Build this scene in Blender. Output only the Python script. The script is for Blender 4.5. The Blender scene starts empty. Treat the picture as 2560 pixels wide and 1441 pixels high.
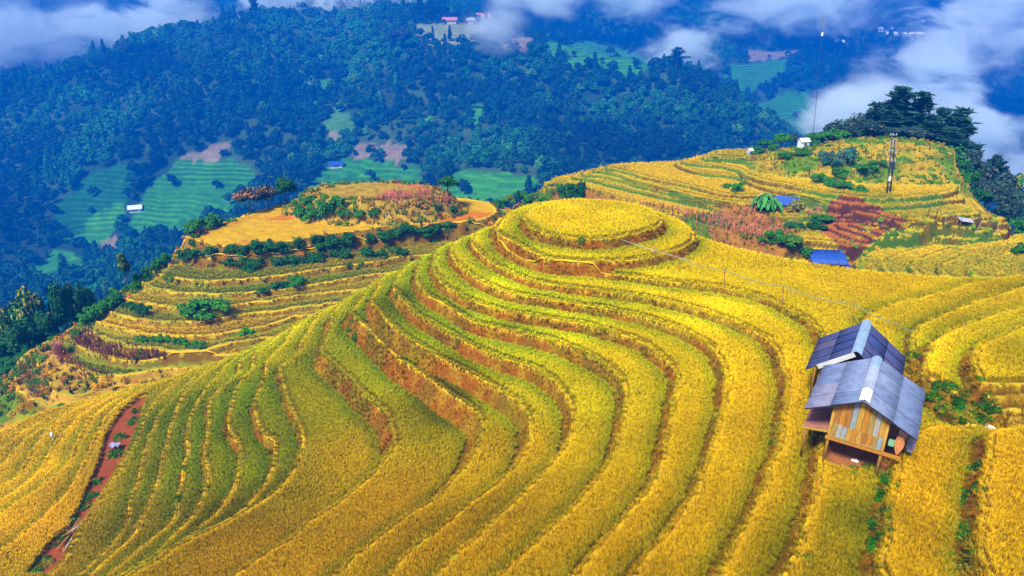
import bpy, bmesh, math, random
import numpy as np
from mathutils import Vector, Matrix, Euler

random.seed(5)
scene = bpy.context.scene
COL = scene.collection
# ---------------------------------------------------------------- camera, daylight, exposure
cam = bpy.data.cameras.new('camera'); cam_ob = bpy.data.objects.new('camera', cam); COL.objects.link(cam_ob)
cam.lens = 24.0; cam.sensor_width = 36.0; cam.clip_start = 0.3; cam.clip_end = 4000
cam_ob.location = (0, 0, 14.6); cam_ob.rotation_euler = (math.radians(90 - 23.0), 0, 0)
scene.camera = cam_ob

SUN_EL, SUN_AZ = math.radians(52), math.radians(215)      # azimuth clockwise from +Y: behind the left shoulder
world = bpy.data.worlds.new('World'); scene.world = world; world.use_nodes = True
wn, wl = world.node_tree.nodes, world.node_tree.links
sky = wn.new('ShaderNodeTexSky'); sky.sky_type = 'NISHITA'; sky.sun_disc = False
sky.sun_elevation = SUN_EL; sky.sun_rotation = SUN_AZ; sky.altitude = 900; sky.dust_density = 2.5; sky.air_density = 1.0
wn['Background'].inputs['Strength'].default_value = 0.10
wl.new(sky.outputs[0], wn['Background'].inputs['Color'])
sun = bpy.data.lights.new('sun', 'SUN'); sun_ob = bpy.data.objects.new('sun', sun); COL.objects.link(sun_ob)
sun.energy = 4.8; sun.angle = math.radians(12); sun.color = (1.0, 0.93, 0.74)
sd = Vector((math.sin(SUN_AZ) * math.cos(SUN_EL), math.cos(SUN_AZ) * math.cos(SUN_EL), math.sin(SUN_EL)))
sun_ob.rotation_euler = sd.to_track_quat('Z', 'Y').to_euler()
scene.view_settings.view_transform = 'Standard'; scene.view_settings.look = 'None'
scene.view_settings.exposure = 0.82; scene.view_settings.gamma = 1.0; scene.view_settings.use_curve_mapping = False
scene.render.engine = 'CYCLES'
cy = scene.cycles
cy.use_denoising = True; cy.max_bounces = 12; cy.diffuse_bounces = 3; cy.glossy_bounces = 2; cy.transmission_bounces = 2
cy.volume_bounces = 12; cy.transparent_max_bounces = 8; cy.volume_step_rate = 2.0; cy.volume_max_steps = 96
cy.caustics_reflective = False; cy.caustics_refractive = False; cy.sample_clamp_indirect = 4.0

# ---------------------------------------------------------------- image coordinates projected at assumed heights or distances, hidden sides filled in, metres
MAIN_LIPS = [  # drop below the lip,width of the bank,outline of the ground above it (x,y in metres)
    (0.75,0.30,[(0.72,46.89),(1.37,44.60),(2.67,43.23),(4.45,42.33),(5.77,42.41),(6.93,42.82),(9.56,44.42),(10.60,45.95),(10.84,47.37),(10.46,49.19),(9.22,50.80),(7.04,51.81),(4.71,52.04),(3.11,51.47),(1.51,49.72)]),
    (0.60,0.25,[(-1.02,47.64),(-1.10,45.98),(-0.69,44.51),(0.00,43.04),(1.29,41.35),(2.54,40.62),(4.42,40.26),(6.95,40.33),(9.70,41.42),(11.68,43.04),(12.69,44.85),(12.96,46.89),(12.63,48.60),(12.13,49.70),(11.20,51.17),(7.17,53.88),(3.92,54.11),(1.29,53.41),(0.00,51.39),(-0.60,49.40)]),
    (0.45,0.16,[(-0.76,51.86),(-1.29,50.00),(-1.38,47.78),(-0.94,45.90),(-0.11,44.15),(1.19,42.36),(1.82,41.47),(1.98,40.83),(2.82,40.69),(4.32,40.34),(6.26,39.66),(9.17,38.55),(11.33,37.92),(12.58,37.67),(13.02,37.12),(13.97,36.41),(14.71,35.84),(15.11,34.74),(15.60,33.69),(15.96,32.85),(15.94,31.75),(15.50,29.99),(14.82,28.00),(13.67,25.23),(12.87,23.43),(12.22,22.20),(11.37,20.78),(10.76,19.48),(10.05,18.25),(9.24,16.96),(8.15,15.46),(5.80,12.23),(4.30,-10.00),(4.30,-25.00),(60.00,-25.00),(60.00,30.00),(45.00,34.00),(31.58,38.77),(25.42,39.24),(21.66,40.28),(18.89,41.67),(16.13,43.71),(13.35,46.84),(12.00,51.50),(6.00,55.50),(0.00,54.00),(0.54,52.86)]),
    (0.50,0.17,[(-2.53,49.61),(-2.99,48.47),(-2.99,46.84),(-2.53,45.15),(-1.42,42.79),(0.00,40.85),(0.51,40.37),(1.25,39.57),(2.48,38.98),(3.45,38.67),(6.04,37.80),(8.29,36.97),(10.36,35.72),(11.71,34.38),(12.82,32.65),(13.32,31.63),(13.40,30.41),(13.02,28.79),(12.69,27.13),(12.07,25.84),(11.55,24.68),(11.09,23.51),(10.40,22.17),(9.50,20.59),(8.43,18.87),(7.44,17.53),(6.82,16.68),(6.29,15.90),(4.04,12.59),(2.54,-10.00),(2.54,-25.00),(60.00,-25.00),(60.00,30.00),(45.00,34.45),(31.58,39.22),(25.42,39.69),(21.66,40.73),(18.89,42.12),(16.13,44.16),(13.35,47.29),(12.00,51.95),(6.00,55.95),(0.00,54.45),(-1.23,50.61)]),
    (0.60,0.21,[(-3.95,49.19),(-4.46,48.27),(-4.50,46.95),(-4.23,45.12),(-3.38,42.96),(-2.34,41.05),(-1.01,39.52),(0.00,38.77),(1.83,38.10),(3.60,37.38),(5.88,36.41),(7.99,35.17),(9.38,33.74),(10.19,32.60),(10.65,31.16),(10.61,29.79),(10.37,28.70),(9.98,27.60),(9.46,26.23),(8.64,24.23),(8.01,22.85),(7.44,21.58),(6.87,20.41),(6.08,19.34),(5.46,18.44),(4.64,17.42),(3.85,16.38),(1.42,13.21),(-0.08,-10.00),(-0.08,-25.00),(60.00,-25.00),(60.00,30.00),(45.00,34.90),(31.58,39.67),(25.42,40.14),(21.66,41.18),(18.89,42.57),(16.13,44.61),(13.35,47.74),(12.00,52.40),(6.00,56.40),(0.00,54.90),(-2.65,50.19)]),
    (0.65,0.23,[(-5.33,49.34),(-5.81,48.35),(-5.73,45.66),(-5.46,43.96),(-4.76,42.15),(-4.19,41.13),(-2.91,39.51),(-1.60,38.23),(0.00,37.19),(1.48,36.80),(2.94,36.25),(4.89,35.30),(6.21,34.44),(7.17,33.47),(7.75,32.27),(8.20,31.05),(8.30,29.91),(8.02,28.76),(7.43,27.00),(6.81,25.09),(6.46,24.02),(5.93,22.55),(5.48,21.61),(4.46,20.13),(3.56,19.00),(2.94,18.28),(2.04,16.97),(-0.22,13.66),(-1.72,-10.00),(-1.72,-25.00),(60.00,-25.00),(60.00,30.00),(45.00,35.35),(31.58,40.12),(25.42,40.59),(21.66,41.63),(18.89,43.02),(16.13,45.06),(13.35,48.19),(12.00,52.85),(6.00,56.85),(0.00,55.35),(-2.66,53.39),(-4.03,50.34)]),
    (0.80,0.28,[(-6.71,48.80),(-7.00,47.77),(-6.84,45.36),(-6.55,43.36),(-6.16,42.38),(-5.34,41.04),(-3.53,39.05),(-2.83,37.88),(-2.17,37.10),(-0.95,36.56),(0.00,36.13),(1.45,35.51),(2.85,34.61),(3.89,33.56),(4.61,32.65),(5.31,31.65),(5.66,30.90),(5.77,29.99),(5.58,29.00),(5.26,27.65),(4.93,26.02),(4.61,24.91),(4.26,23.92),(3.73,23.04),(3.22,22.16),(2.75,21.45),(1.69,20.22),(0.72,19.06),(0.14,18.24),(-0.41,17.60),(-3.00,14.55),(-4.50,-10.00),(-4.50,-25.00),(60.00,-25.00),(60.00,30.00),(45.00,35.80),(31.58,40.57),(25.42,41.04),(21.66,42.08),(18.89,43.47),(16.13,45.51),(13.35,48.64),(12.00,53.30),(6.00,57.30),(0.00,55.80),(-3.35,53.35),(-5.41,49.80)]),
    (0.85,0.30,[(-8.05,49.36),(-8.35,48.42),(-8.52,46.41),(-8.52,44.97),(-8.27,43.96),(-7.81,43.12),(-7.16,42.05),(-6.24,40.15),(-4.76,38.39),(-3.40,37.02),(-2.12,35.53),(-0.92,34.51),(0.00,33.90),(1.11,33.22),(1.89,32.26),(2.39,31.51),(2.75,30.55),(2.95,29.71),(2.99,28.94),(2.85,27.93),(2.74,27.01),(2.48,26.07),(2.17,25.47),(1.77,24.83),(1.06,23.53),(0.41,22.64),(0.00,22.11),(-1.01,20.85),(-1.73,19.80),(-2.41,19.01),(-2.78,18.37),(-4.79,14.92),(-6.29,-10.00),(-6.29,-25.00),(60.00,-25.00),(60.00,30.00),(45.00,36.25),(31.58,41.02),(25.42,41.49),(21.66,42.53),(18.89,43.92),(16.13,45.96),(13.35,49.09),(12.00,53.75),(6.00,57.75),(0.00,56.25),(-4.02,53.85),(-6.75,50.36)]),
    (1.00,0.45,[(-9.79,49.23),(-10.07,48.49),(-9.93,46.53),(-10.09,45.06),(-10.02,44.07),(-9.59,43.12),(-8.91,41.95),(-7.52,39.65),(-5.98,37.76),(-4.56,36.11),(-3.26,34.76),(-2.04,33.71),(-1.18,32.71),(0.00,31.36),(0.53,30.62),(0.82,29.80),(0.95,28.90),(0.88,27.98),(0.53,26.77),(0.22,25.80),(0.00,25.34),(-0.70,24.26),(-1.54,23.27),(-2.32,22.37),(-2.89,21.72),(-3.41,21.01),(-4.08,20.16),(-4.61,19.20),(-6.54,15.69),(-8.04,-10.00),(-8.04,-25.00),(60.00,-25.00),(60.00,30.00),(45.00,36.70),(31.58,41.47),(25.42,41.94),(21.66,42.98),(18.89,44.37),(16.13,46.41),(13.35,49.54),(12.00,54.20),(6.00,58.20),(0.00,56.70),(-4.90,54.02),(-8.49,50.23)]),
    (1.20,0.75,[(-10.98,50.02),(-11.28,48.49),(-11.36,46.59),(-11.50,44.75),(-11.38,44.07),(-10.98,43.35),(-10.03,42.14),(-9.08,40.70),(-8.58,39.66),(-7.50,38.30),(-6.52,36.76),(-5.13,35.41),(-3.79,33.75),(-2.87,32.78),(-1.97,31.69),(-1.64,30.66),(-1.60,29.64),(-1.71,28.55),(-2.11,27.48),(-2.44,26.56),(-3.05,25.40),(-3.31,24.66),(-4.04,24.01),(-4.81,23.25),(-5.51,22.34),(-6.31,21.16),(-6.88,20.17),(-8.87,16.70),(-10.37,-10.00),(-10.37,-25.00),(60.00,-25.00),(60.00,30.00),(45.00,37.15),(31.58,41.92),(25.42,42.39),(21.66,43.43),(18.89,44.82),(16.13,46.86),(13.35,49.99),(12.00,54.65),(6.00,58.65),(0.00,57.15),(-5.49,54.63),(-9.68,51.02)]),
    (1.10,0.60,[(-12.31,51.53),(-12.82,50.07),(-13.30,48.67),(-13.60,46.69),(-13.32,44.84),(-13.00,43.29),(-13.12,41.66),(-13.06,40.79),(-12.84,40.34),(-12.34,39.85),(-10.94,38.06),(-9.66,36.58),(-8.73,35.02),(-7.63,33.81),(-7.08,32.99),(-6.77,31.92),(-6.32,30.80),(-6.28,30.02),(-6.72,28.67),(-7.03,27.56),(-7.57,26.66),(-8.09,25.72),(-8.82,24.85),(-9.40,24.18),(-9.55,23.76),(-9.92,23.22),(-10.58,22.56),(-10.89,22.11),(-11.46,21.33),(-13.82,18.10),(-15.32,-10.00),(-15.32,-25.00),(60.00,-25.00),(60.00,30.00),(45.00,37.60),(31.58,42.37),(25.42,42.84),(21.66,43.88),(18.89,45.27),(16.13,47.31),(13.35,50.44),(12.00,55.10),(6.00,59.10),(0.00,57.60),(-6.16,55.62),(-11.01,52.53)]),
    (0.60,0.21,[(-13.72,52.24),(-14.48,50.78),(-15.26,49.24),(-15.46,47.85),(-15.39,45.59),(-15.38,43.99),(-15.11,42.36),(-15.68,40.94),(-15.81,40.39),(-15.50,39.49),(-15.02,38.46),(-14.19,36.77),(-13.27,35.11),(-12.38,33.52),(-11.98,32.34),(-11.64,30.97),(-11.62,30.10),(-11.66,28.94),(-11.92,27.96),(-12.29,27.24),(-12.64,26.80),(-13.19,26.15),(-13.88,25.44),(-14.56,24.81),(-15.01,24.26),(-15.46,23.72),(-15.95,23.05),(-16.38,22.51),(-18.86,19.36),(-20.36,-10.00),(-20.36,-25.00),(60.00,-25.00),(60.00,30.00),(45.00,38.05),(31.58,42.82),(25.42,43.29),(21.66,44.33),(18.89,45.72),(16.13,47.76),(13.35,50.89),(12.00,55.55),(6.00,59.55),(0.00,58.05),(-6.86,56.19),(-12.42,53.24)]),
    (0.60,0.21,[(-14.98,51.94),(-16.37,49.91),(-16.98,48.02),(-17.01,46.77),(-16.98,45.97),(-17.07,44.69),(-17.37,43.16),(-17.39,42.29),(-17.16,41.33),(-16.97,40.51),(-16.63,38.80),(-16.59,37.49),(-16.51,36.88),(-15.98,35.67),(-14.78,33.78),(-13.77,33.06),(-13.53,32.04),(-13.19,30.71),(-13.05,29.59),(-13.17,28.10),(-13.67,27.21),(-14.35,26.38),(-15.06,25.73),(-15.48,25.07),(-15.95,24.53),(-16.46,23.84),(-17.02,22.98),(-19.18,19.61),(-20.68,-10.00),(-20.68,-25.00),(60.00,-25.00),(60.00,30.00),(45.00,38.50),(31.58,43.27),(25.42,43.74),(21.66,44.78),(18.89,46.17),(16.13,48.21),(13.35,51.34),(12.00,56.00),(6.00,60.00),(0.00,58.50),(-7.49,56.27),(-13.68,52.94)]),
    (0.60,0.21,[(-16.29,51.96),(-17.29,49.82),(-17.97,48.24),(-18.51,46.40),(-18.98,45.37),(-19.13,44.25),(-18.66,43.24),(-18.57,42.32),(-18.83,41.32),(-18.66,40.04),(-18.38,38.44),(-18.23,37.49),(-17.94,36.35),(-17.34,34.84),(-16.02,33.23),(-15.60,32.40),(-15.08,30.68),(-14.96,28.87),(-15.16,27.66),(-15.55,26.65),(-15.95,25.89),(-16.45,25.36),(-16.97,24.65),(-17.69,23.56),(-19.88,20.21),(-21.38,-10.00),(-21.38,-25.00),(60.00,-25.00),(60.00,30.00),(45.00,38.95),(31.58,43.72),(25.42,44.19),(21.66,45.23),(18.89,46.62),(16.13,48.66),(13.35,51.79),(12.00,56.45),(6.00,60.45),(0.00,58.95),(-5.43,57.37),(-10.86,55.56),(-14.99,52.96)]),
    (0.60,0.21,[(-17.66,51.20),(-18.68,49.14),(-19.54,46.95),(-20.16,45.22),(-20.17,44.19),(-19.82,43.25),(-19.79,42.45),(-20.03,41.73),(-20.27,40.77),(-20.38,39.94),(-20.14,38.75),(-19.09,35.83),(-18.39,33.66),(-17.24,31.44),(-16.70,29.65),(-16.62,28.34),(-17.04,26.94),(-17.30,25.80),(-17.79,24.90),(-18.44,24.14),(-21.03,21.09),(-22.53,-10.00),(-22.53,-25.00),(60.00,-25.00),(60.00,30.00),(45.00,39.40),(31.58,44.17),(25.42,44.64),(21.66,45.68),(18.89,47.07),(16.13,49.11),(13.35,52.24),(12.00,56.90),(6.00,60.90),(0.00,59.40),(-5.89,57.42),(-11.77,55.21),(-16.36,52.20)]),
    (0.60,0.21,[(-19.00,50.32),(-20.15,48.49),(-21.07,46.63),(-21.71,45.07),(-21.64,43.76),(-21.64,42.46),(-21.80,41.54),(-21.65,40.23),(-21.45,39.34),(-21.31,38.14),(-20.80,36.78),(-19.86,34.47),(-19.32,32.74),(-18.60,30.47),(-17.95,28.41),(-18.52,27.11),(-19.01,26.08),(-19.40,24.72),(-20.52,20.88),(-22.02,-10.00),(-22.02,-25.00),(60.00,-25.00),(60.00,30.00),(45.00,39.85),(31.58,44.62),(25.42,45.09),(21.66,46.13),(18.89,47.52),(16.13,49.56),(13.35,52.69),(12.00,57.35),(6.00,61.35),(0.00,59.85),(-6.33,57.43),(-12.66,54.77),(-17.70,51.32)]),
    (0.60,0.21,[(-20.51,49.77),(-21.69,48.06),(-22.75,46.00),(-23.24,45.03),(-23.60,44.09),(-23.80,43.46),(-23.55,41.97),(-23.39,40.62),(-23.09,39.52),(-22.42,37.42),(-21.63,34.76),(-20.79,32.23),(-20.37,30.41),(-19.95,28.69),(-20.02,27.46),(-20.52,26.29),(-20.76,25.30),(-21.73,21.42),(-23.23,-10.00),(-23.23,-25.00),(60.00,-25.00),(60.00,30.00),(45.00,40.30),(31.58,45.07),(25.42,45.54),(21.66,46.58),(18.89,47.97),(16.13,50.01),(13.35,53.14),(12.00,57.80),(6.00,61.80),(0.00,60.30),(-6.84,57.54),(-13.67,54.55),(-19.21,50.77)]),
    (0.55,0.19,[(-22.12,49.23),(-23.40,47.70),(-24.20,46.19),(-24.48,44.69),(-24.52,43.10),(-24.70,40.83),(-24.20,38.51),(-23.51,36.09),(-22.88,34.09),(-22.53,33.34),(-22.25,31.90),(-21.35,29.91),(-21.10,28.59),(-21.46,27.30),(-21.88,25.89),(-23.01,22.05),(-24.51,-10.00),(-24.51,-25.00),(60.00,-25.00),(60.00,30.00),(45.00,40.75),(31.58,45.52),(25.42,45.99),(21.66,47.03),(18.89,48.42),(16.13,50.46),(13.35,53.59),(12.00,58.25),(6.00,62.25),(0.00,60.75),(-7.37,57.66),(-14.74,54.34),(-20.82,50.23)]),
    (0.60,0.21,[(-23.81,48.75),(-25.12,47.39),(-25.63,46.39),(-25.97,45.08),(-26.38,43.82),(-26.18,41.42),(-25.48,39.07),(-24.93,36.84),(-24.88,35.51),(-24.45,33.54),(-24.36,31.86),(-24.13,30.53),(-23.83,28.97),(-23.57,27.53),(-23.66,26.42),(-23.98,22.43),(-25.48,-10.00),(-25.48,-25.00),(60.00,-25.00),(60.00,30.00),(45.00,41.20),(31.58,45.97),(25.42,46.44),(21.66,47.48),(18.89,48.87),(16.13,50.91),(13.35,54.04),(12.00,58.70),(6.00,62.70),(0.00,61.20),(-7.94,57.80),(-15.88,54.17),(-22.51,49.75)]),
    (0.45,0.16,[(-26.06,48.56),(-27.28,46.98),(-28.58,45.77),(-29.17,43.94),(-29.42,41.91),(-28.89,39.93),(-28.52,38.54),(-27.72,36.08),(-27.32,34.01),(-27.21,32.31),(-27.55,30.39),(-28.02,28.77),(-28.47,27.57),(-29.87,23.83),(-31.37,-10.00),(-31.37,-25.00),(60.00,-25.00),(60.00,30.00),(45.00,41.65),(31.58,46.42),(25.42,46.89),(21.66,47.93),(18.89,49.32),(16.13,51.36),(13.35,54.49),(12.00,59.15),(6.00,63.15),(0.00,61.65),(-6.51,58.96),(-13.03,56.16),(-19.54,53.19),(-24.76,49.56)]),
    (0.50,0.17,[(-27.60,48.18),(-28.56,46.82),(-29.68,45.92),(-30.41,44.37),(-30.92,42.59),(-30.49,40.57),(-29.82,38.48),(-29.14,36.88),(-29.43,35.85),(-29.78,33.81),(-30.53,32.21),(-30.88,30.72),(-31.80,26.83),(-33.30,-10.00),(-33.30,-25.00),(60.00,-25.00),(60.00,30.00),(45.00,42.10),(31.58,46.87),(25.42,47.34),(21.66,48.38),(18.89,49.77),(16.13,51.81),(13.35,54.94),(12.00,59.60),(6.00,63.60),(0.00,62.10),(-6.90,59.20),(-13.80,56.19),(-20.70,53.02),(-26.30,49.18)]),
    (0.50,0.17,[(-29.21,47.95),(-30.91,46.25),(-32.03,44.87),(-32.51,43.08),(-32.33,41.29),(-31.87,38.93),(-31.18,36.57),(-31.39,35.09),(-31.94,34.04),(-32.40,32.61),(-33.63,28.80),(-35.13,-10.00),(-35.13,-25.00),(60.00,-25.00),(60.00,30.00),(45.00,42.55),(31.58,47.32),(25.42,47.79),(21.66,48.83),(18.89,50.22),(16.13,52.26),(13.35,55.39),(12.00,60.05),(6.00,64.05),(0.00,62.55),(-7.30,59.48),(-14.61,56.30),(-21.91,52.96),(-27.91,48.95)]),
    (0.50,0.17,[(-30.80,47.66),(-32.18,46.64),(-33.46,45.54),(-34.29,43.82),(-34.36,42.01),(-33.63,39.61),(-33.07,37.41),(-32.86,36.58),(-33.34,35.86),(-34.01,34.63),(-35.93,31.12),(-37.43,-10.00),(-37.43,-25.00),(60.00,-25.00),(60.00,30.00),(45.00,43.00),(31.58,47.77),(25.42,48.24),(21.66,49.28),(18.89,50.67),(16.13,52.71),(13.35,55.84),(12.00,60.50),(6.00,64.50),(0.00,63.00),(-7.70,59.75),(-15.40,56.38),(-23.10,52.86),(-29.50,48.66)]),
    (0.50,0.17,[(-32.57,47.74),(-34.21,46.08),(-35.08,44.41),(-35.46,42.83),(-35.75,41.23),(-35.30,38.48),(-35.74,36.80),(-36.74,32.92),(-38.24,-10.00),(-38.24,-25.00),(60.00,-25.00),(60.00,30.00),(45.00,43.45),(31.58,48.22),(25.42,48.69),(21.66,49.73),(18.89,51.12),(16.13,53.16),(13.35,56.29),(12.00,60.95),(6.00,64.95),(0.00,63.45),(-6.51,60.78),(-13.03,58.05),(-19.54,55.22),(-26.06,52.28),(-31.27,48.74)]),
    (0.50,0.17,[(-34.65,47.75),(-35.97,46.16),(-36.82,44.50),(-37.33,43.18),(-37.32,41.20),(-37.57,39.13),(-38.06,35.15),(-39.56,-10.00),(-39.56,-25.00),(60.00,-25.00),(60.00,30.00),(45.00,43.90),(31.58,48.67),(25.42,49.14),(21.66,50.18),(18.89,51.57),(16.13,53.61),(13.35,56.74),(12.00,61.40),(6.00,65.40),(0.00,63.90),(-6.93,61.14),(-13.86,58.32),(-20.79,55.40),(-27.72,52.38),(-33.35,48.75)]),
    (0.60,0.21,[(-36.52,47.93),(-37.86,46.93),(-38.66,45.68),(-39.44,44.05),(-40.25,42.62),(-42.22,39.13),(-43.72,-10.00),(-43.72,-25.00),(60.00,-25.00),(60.00,30.00),(45.00,44.35),(31.58,49.12),(25.42,49.59),(21.66,50.63),(18.89,52.02),(16.13,54.06),(13.35,57.19),(12.00,61.85),(6.00,65.85),(0.00,64.35),(-7.30,61.54),(-14.61,58.66),(-21.91,55.69),(-29.22,52.62),(-35.22,48.93)]),
    (0.60,0.21,[(10.39,14.88),(11.35,16.24),(11.87,17.10),(12.45,18.04),(13.30,19.16),(14.07,20.58),(15.02,21.62),(16.40,22.44),(17.20,22.22),(17.93,22.14),(19.73,22.06),(21.65,21.75),(60.00,21.75),(60.00,-25.00),(8.89,-25.00),(8.89,-10.00)]),
    (0.65,0.23,[(12.82,14.25),(14.01,15.96),(15.23,17.76),(16.36,19.31),(17.26,20.70),(18.03,21.28),(19.10,21.43),(21.19,21.43),(60.00,21.43),(60.00,-25.00),(11.32,-25.00),(11.32,-10.00)]),
    (0.30,0.10,[(37.49,42.31),(31.36,38.78),(28.06,37.82),(24.62,36.02),(21.67,34.78),(19.39,33.31),(18.06,31.85),(17.52,30.27),(17.77,28.04),(17.73,26.06),(17.78,24.76),(18.33,23.70),(19.43,23.38),(20.85,23.55),(23.13,23.55),(60.00,23.55),(60.00,42.31)]),
    (0.30,0.10,[(35.14,39.36),(29.57,36.31),(26.83,34.93),(24.07,33.33),(21.78,31.94),(19.95,30.47),(19.11,29.27),(18.03,26.59),(17.67,25.23),(17.93,23.98),(18.46,23.24),(19.13,23.04),(20.53,23.21),(22.77,23.21),(60.00,23.21),(60.00,39.36)]),
    (0.50,0.17,[(31.00,34.17),(26.68,32.34),(24.84,31.61),(22.54,30.35),(20.24,28.93),(19.47,28.24),(18.52,26.97),(17.74,25.72),(17.48,24.79),(17.58,23.55),(17.87,22.71),(18.58,22.46),(19.95,22.60),(22.13,22.60),(60.00,22.60),(60.00,34.17)]),
    (0.70,0.24,[(27.49,29.89),(24.03,28.80),(21.96,27.37),(20.81,26.91),(19.73,25.70),(18.99,24.51),(18.80,23.56),(18.73,22.52),(19.10,21.67),(20.52,20.78),(60.00,20.78),(60.00,29.89)]),
]
LEFT_LIPS = [  # drop below the lip,width of the bank,outline of the ground above it (x,y in metres)
    (1.30,1.10,[(-44.08,90.01),(-44.02,87.02),(-41.62,83.72),(-38.08,81.38),(-35.22,80.48),(-32.28,81.38),(-29.39,82.15),(-25.55,84.52),(-22.01,86.17),(-17.14,88.76),(-11.02,90.01),(-5.02,91.29),(-2.02,94.29),(-3.00,101.50),(-14.00,104.50),(-25.00,103.50),(-34.00,101.00),(-41.58,93.51)]),
    (1.20,0.90,[(-46.33,89.57),(-45.24,85.40),(-42.65,82.01),(-39.04,80.11),(-35.76,79.40),(-32.03,80.11),(-28.38,81.27),(-24.91,83.52),(-20.20,85.88),(-17.21,87.03),(-13.13,88.71),(-8.93,90.80),(0.07,91.80),(9.00,99.40),(-3.00,101.90),(-14.00,104.90),(-25.00,103.90),(-34.00,101.40),(-43.83,93.07)]),
    (0.70,0.35,[(-46.96,84.08),(-45.68,79.47),(-42.84,77.07),(-39.84,75.79),(-37.12,75.03),(-33.93,75.41),(-30.85,76.17),(-25.40,78.25),(-19.76,80.72),(-16.22,82.30),(-13.64,84.08),(-3.64,85.08),(10.00,99.80),(-3.00,102.30),(-14.00,105.30),(-25.00,104.30),(-34.00,101.80),(-44.46,87.58)]),
    (0.55,0.28,[(-46.37,80.15),(-45.66,77.23),(-44.21,75.59),(-42.06,74.13),(-38.75,73.06),(-33.52,72.83),(-29.96,73.30),(-24.85,75.10),(-20.58,77.36),(-16.57,79.61),(-5.57,80.61),(11.00,100.20),(-3.00,102.70),(-14.00,105.70),(-25.00,104.70),(-34.00,102.20),(-43.87,83.65)]),
    (0.55,0.28,[(-47.84,78.18),(-47.05,74.21),(-44.63,72.46),(-41.03,70.79),(-36.00,69.70),(-32.61,70.24),(-29.56,71.90),(-26.21,73.04),(-22.80,74.33),(-19.26,75.53),(-7.26,76.53),(12.00,100.60),(-3.00,103.10),(-14.00,106.10),(-25.00,105.10),(-34.00,102.60),(-45.34,81.68)]),
    (0.55,0.28,[(-48.20,74.52),(-47.60,71.88),(-46.14,70.56),(-43.39,68.98),(-39.76,67.95),(-36.98,67.65),(-34.42,67.85),(-32.21,68.98),(-28.99,70.03),(-25.70,71.11),(-22.40,72.55),(-9.40,73.55),(13.00,101.00),(-3.00,103.50),(-14.00,106.50),(-25.00,105.50),(-34.00,103.00),(-45.70,78.02)]),
    (0.55,0.28,[(-48.96,73.08),(-48.50,70.88),(-46.44,68.99),(-42.81,66.79),(-39.18,65.63),(-35.49,65.07),(-32.61,65.35),(-30.43,66.40),(-28.16,67.37),(-26.02,68.99),(-23.80,70.66),(-9.80,71.66),(14.00,101.40),(-3.00,103.90),(-14.00,106.90),(-25.00,105.90),(-34.00,103.40),(-46.46,76.58)]),
    (0.60,0.30,[(-49.24,71.28),(-48.71,69.19),(-46.67,67.20),(-43.28,65.02),(-40.15,63.93),(-35.90,62.95),(-33.32,62.78),(-31.20,63.75),(-28.55,65.76),(-13.55,66.76),(15.00,101.80),(-3.00,104.30),(-14.00,107.30),(-25.00,106.30),(-34.00,103.80),(-46.74,74.78)]),
    (0.70,0.35,[(-50.41,69.90),(-49.78,68.09),(-47.64,65.98),(-44.40,63.71),(-40.62,62.15),(-38.05,61.99),(-35.76,62.41),(-32.80,63.27),(-16.80,64.27),(16.00,102.20),(-3.00,104.70),(-14.00,107.70),(-25.00,106.70),(-34.00,104.20),(-47.91,73.40)]),
    (0.70,0.40,[(-51.50,68.77),(-50.84,67.12),(-48.69,64.55),(-44.58,61.56),(-41.22,59.94),(-38.59,60.34),(-36.33,61.56),(-19.33,62.56),(17.00,102.60),(-3.00,105.10),(-14.00,108.10),(-25.00,107.10),(-34.00,104.60),(-49.00,72.27)]),
    (0.70,0.40,[(-53.42,68.65),(-52.44,66.29),(-49.54,62.36),(-46.18,59.17),(-43.65,57.31),(-41.52,58.04),(-38.95,59.94),(-20.95,60.94),(18.00,103.00),(-3.00,105.50),(-14.00,108.50),(-25.00,107.50),(-34.00,105.00),(-50.92,72.15)]),
    (0.70,0.40,[(-54.94,67.58),(-53.02,63.57),(-50.04,59.55),(-46.79,57.33),(-44.39,56.61),(-41.68,57.33),(-22.68,58.33),(19.00,103.40),(-3.00,105.90),(-14.00,108.90),(-25.00,107.90),(-34.00,105.40),(-52.44,71.08)]),
]
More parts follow.
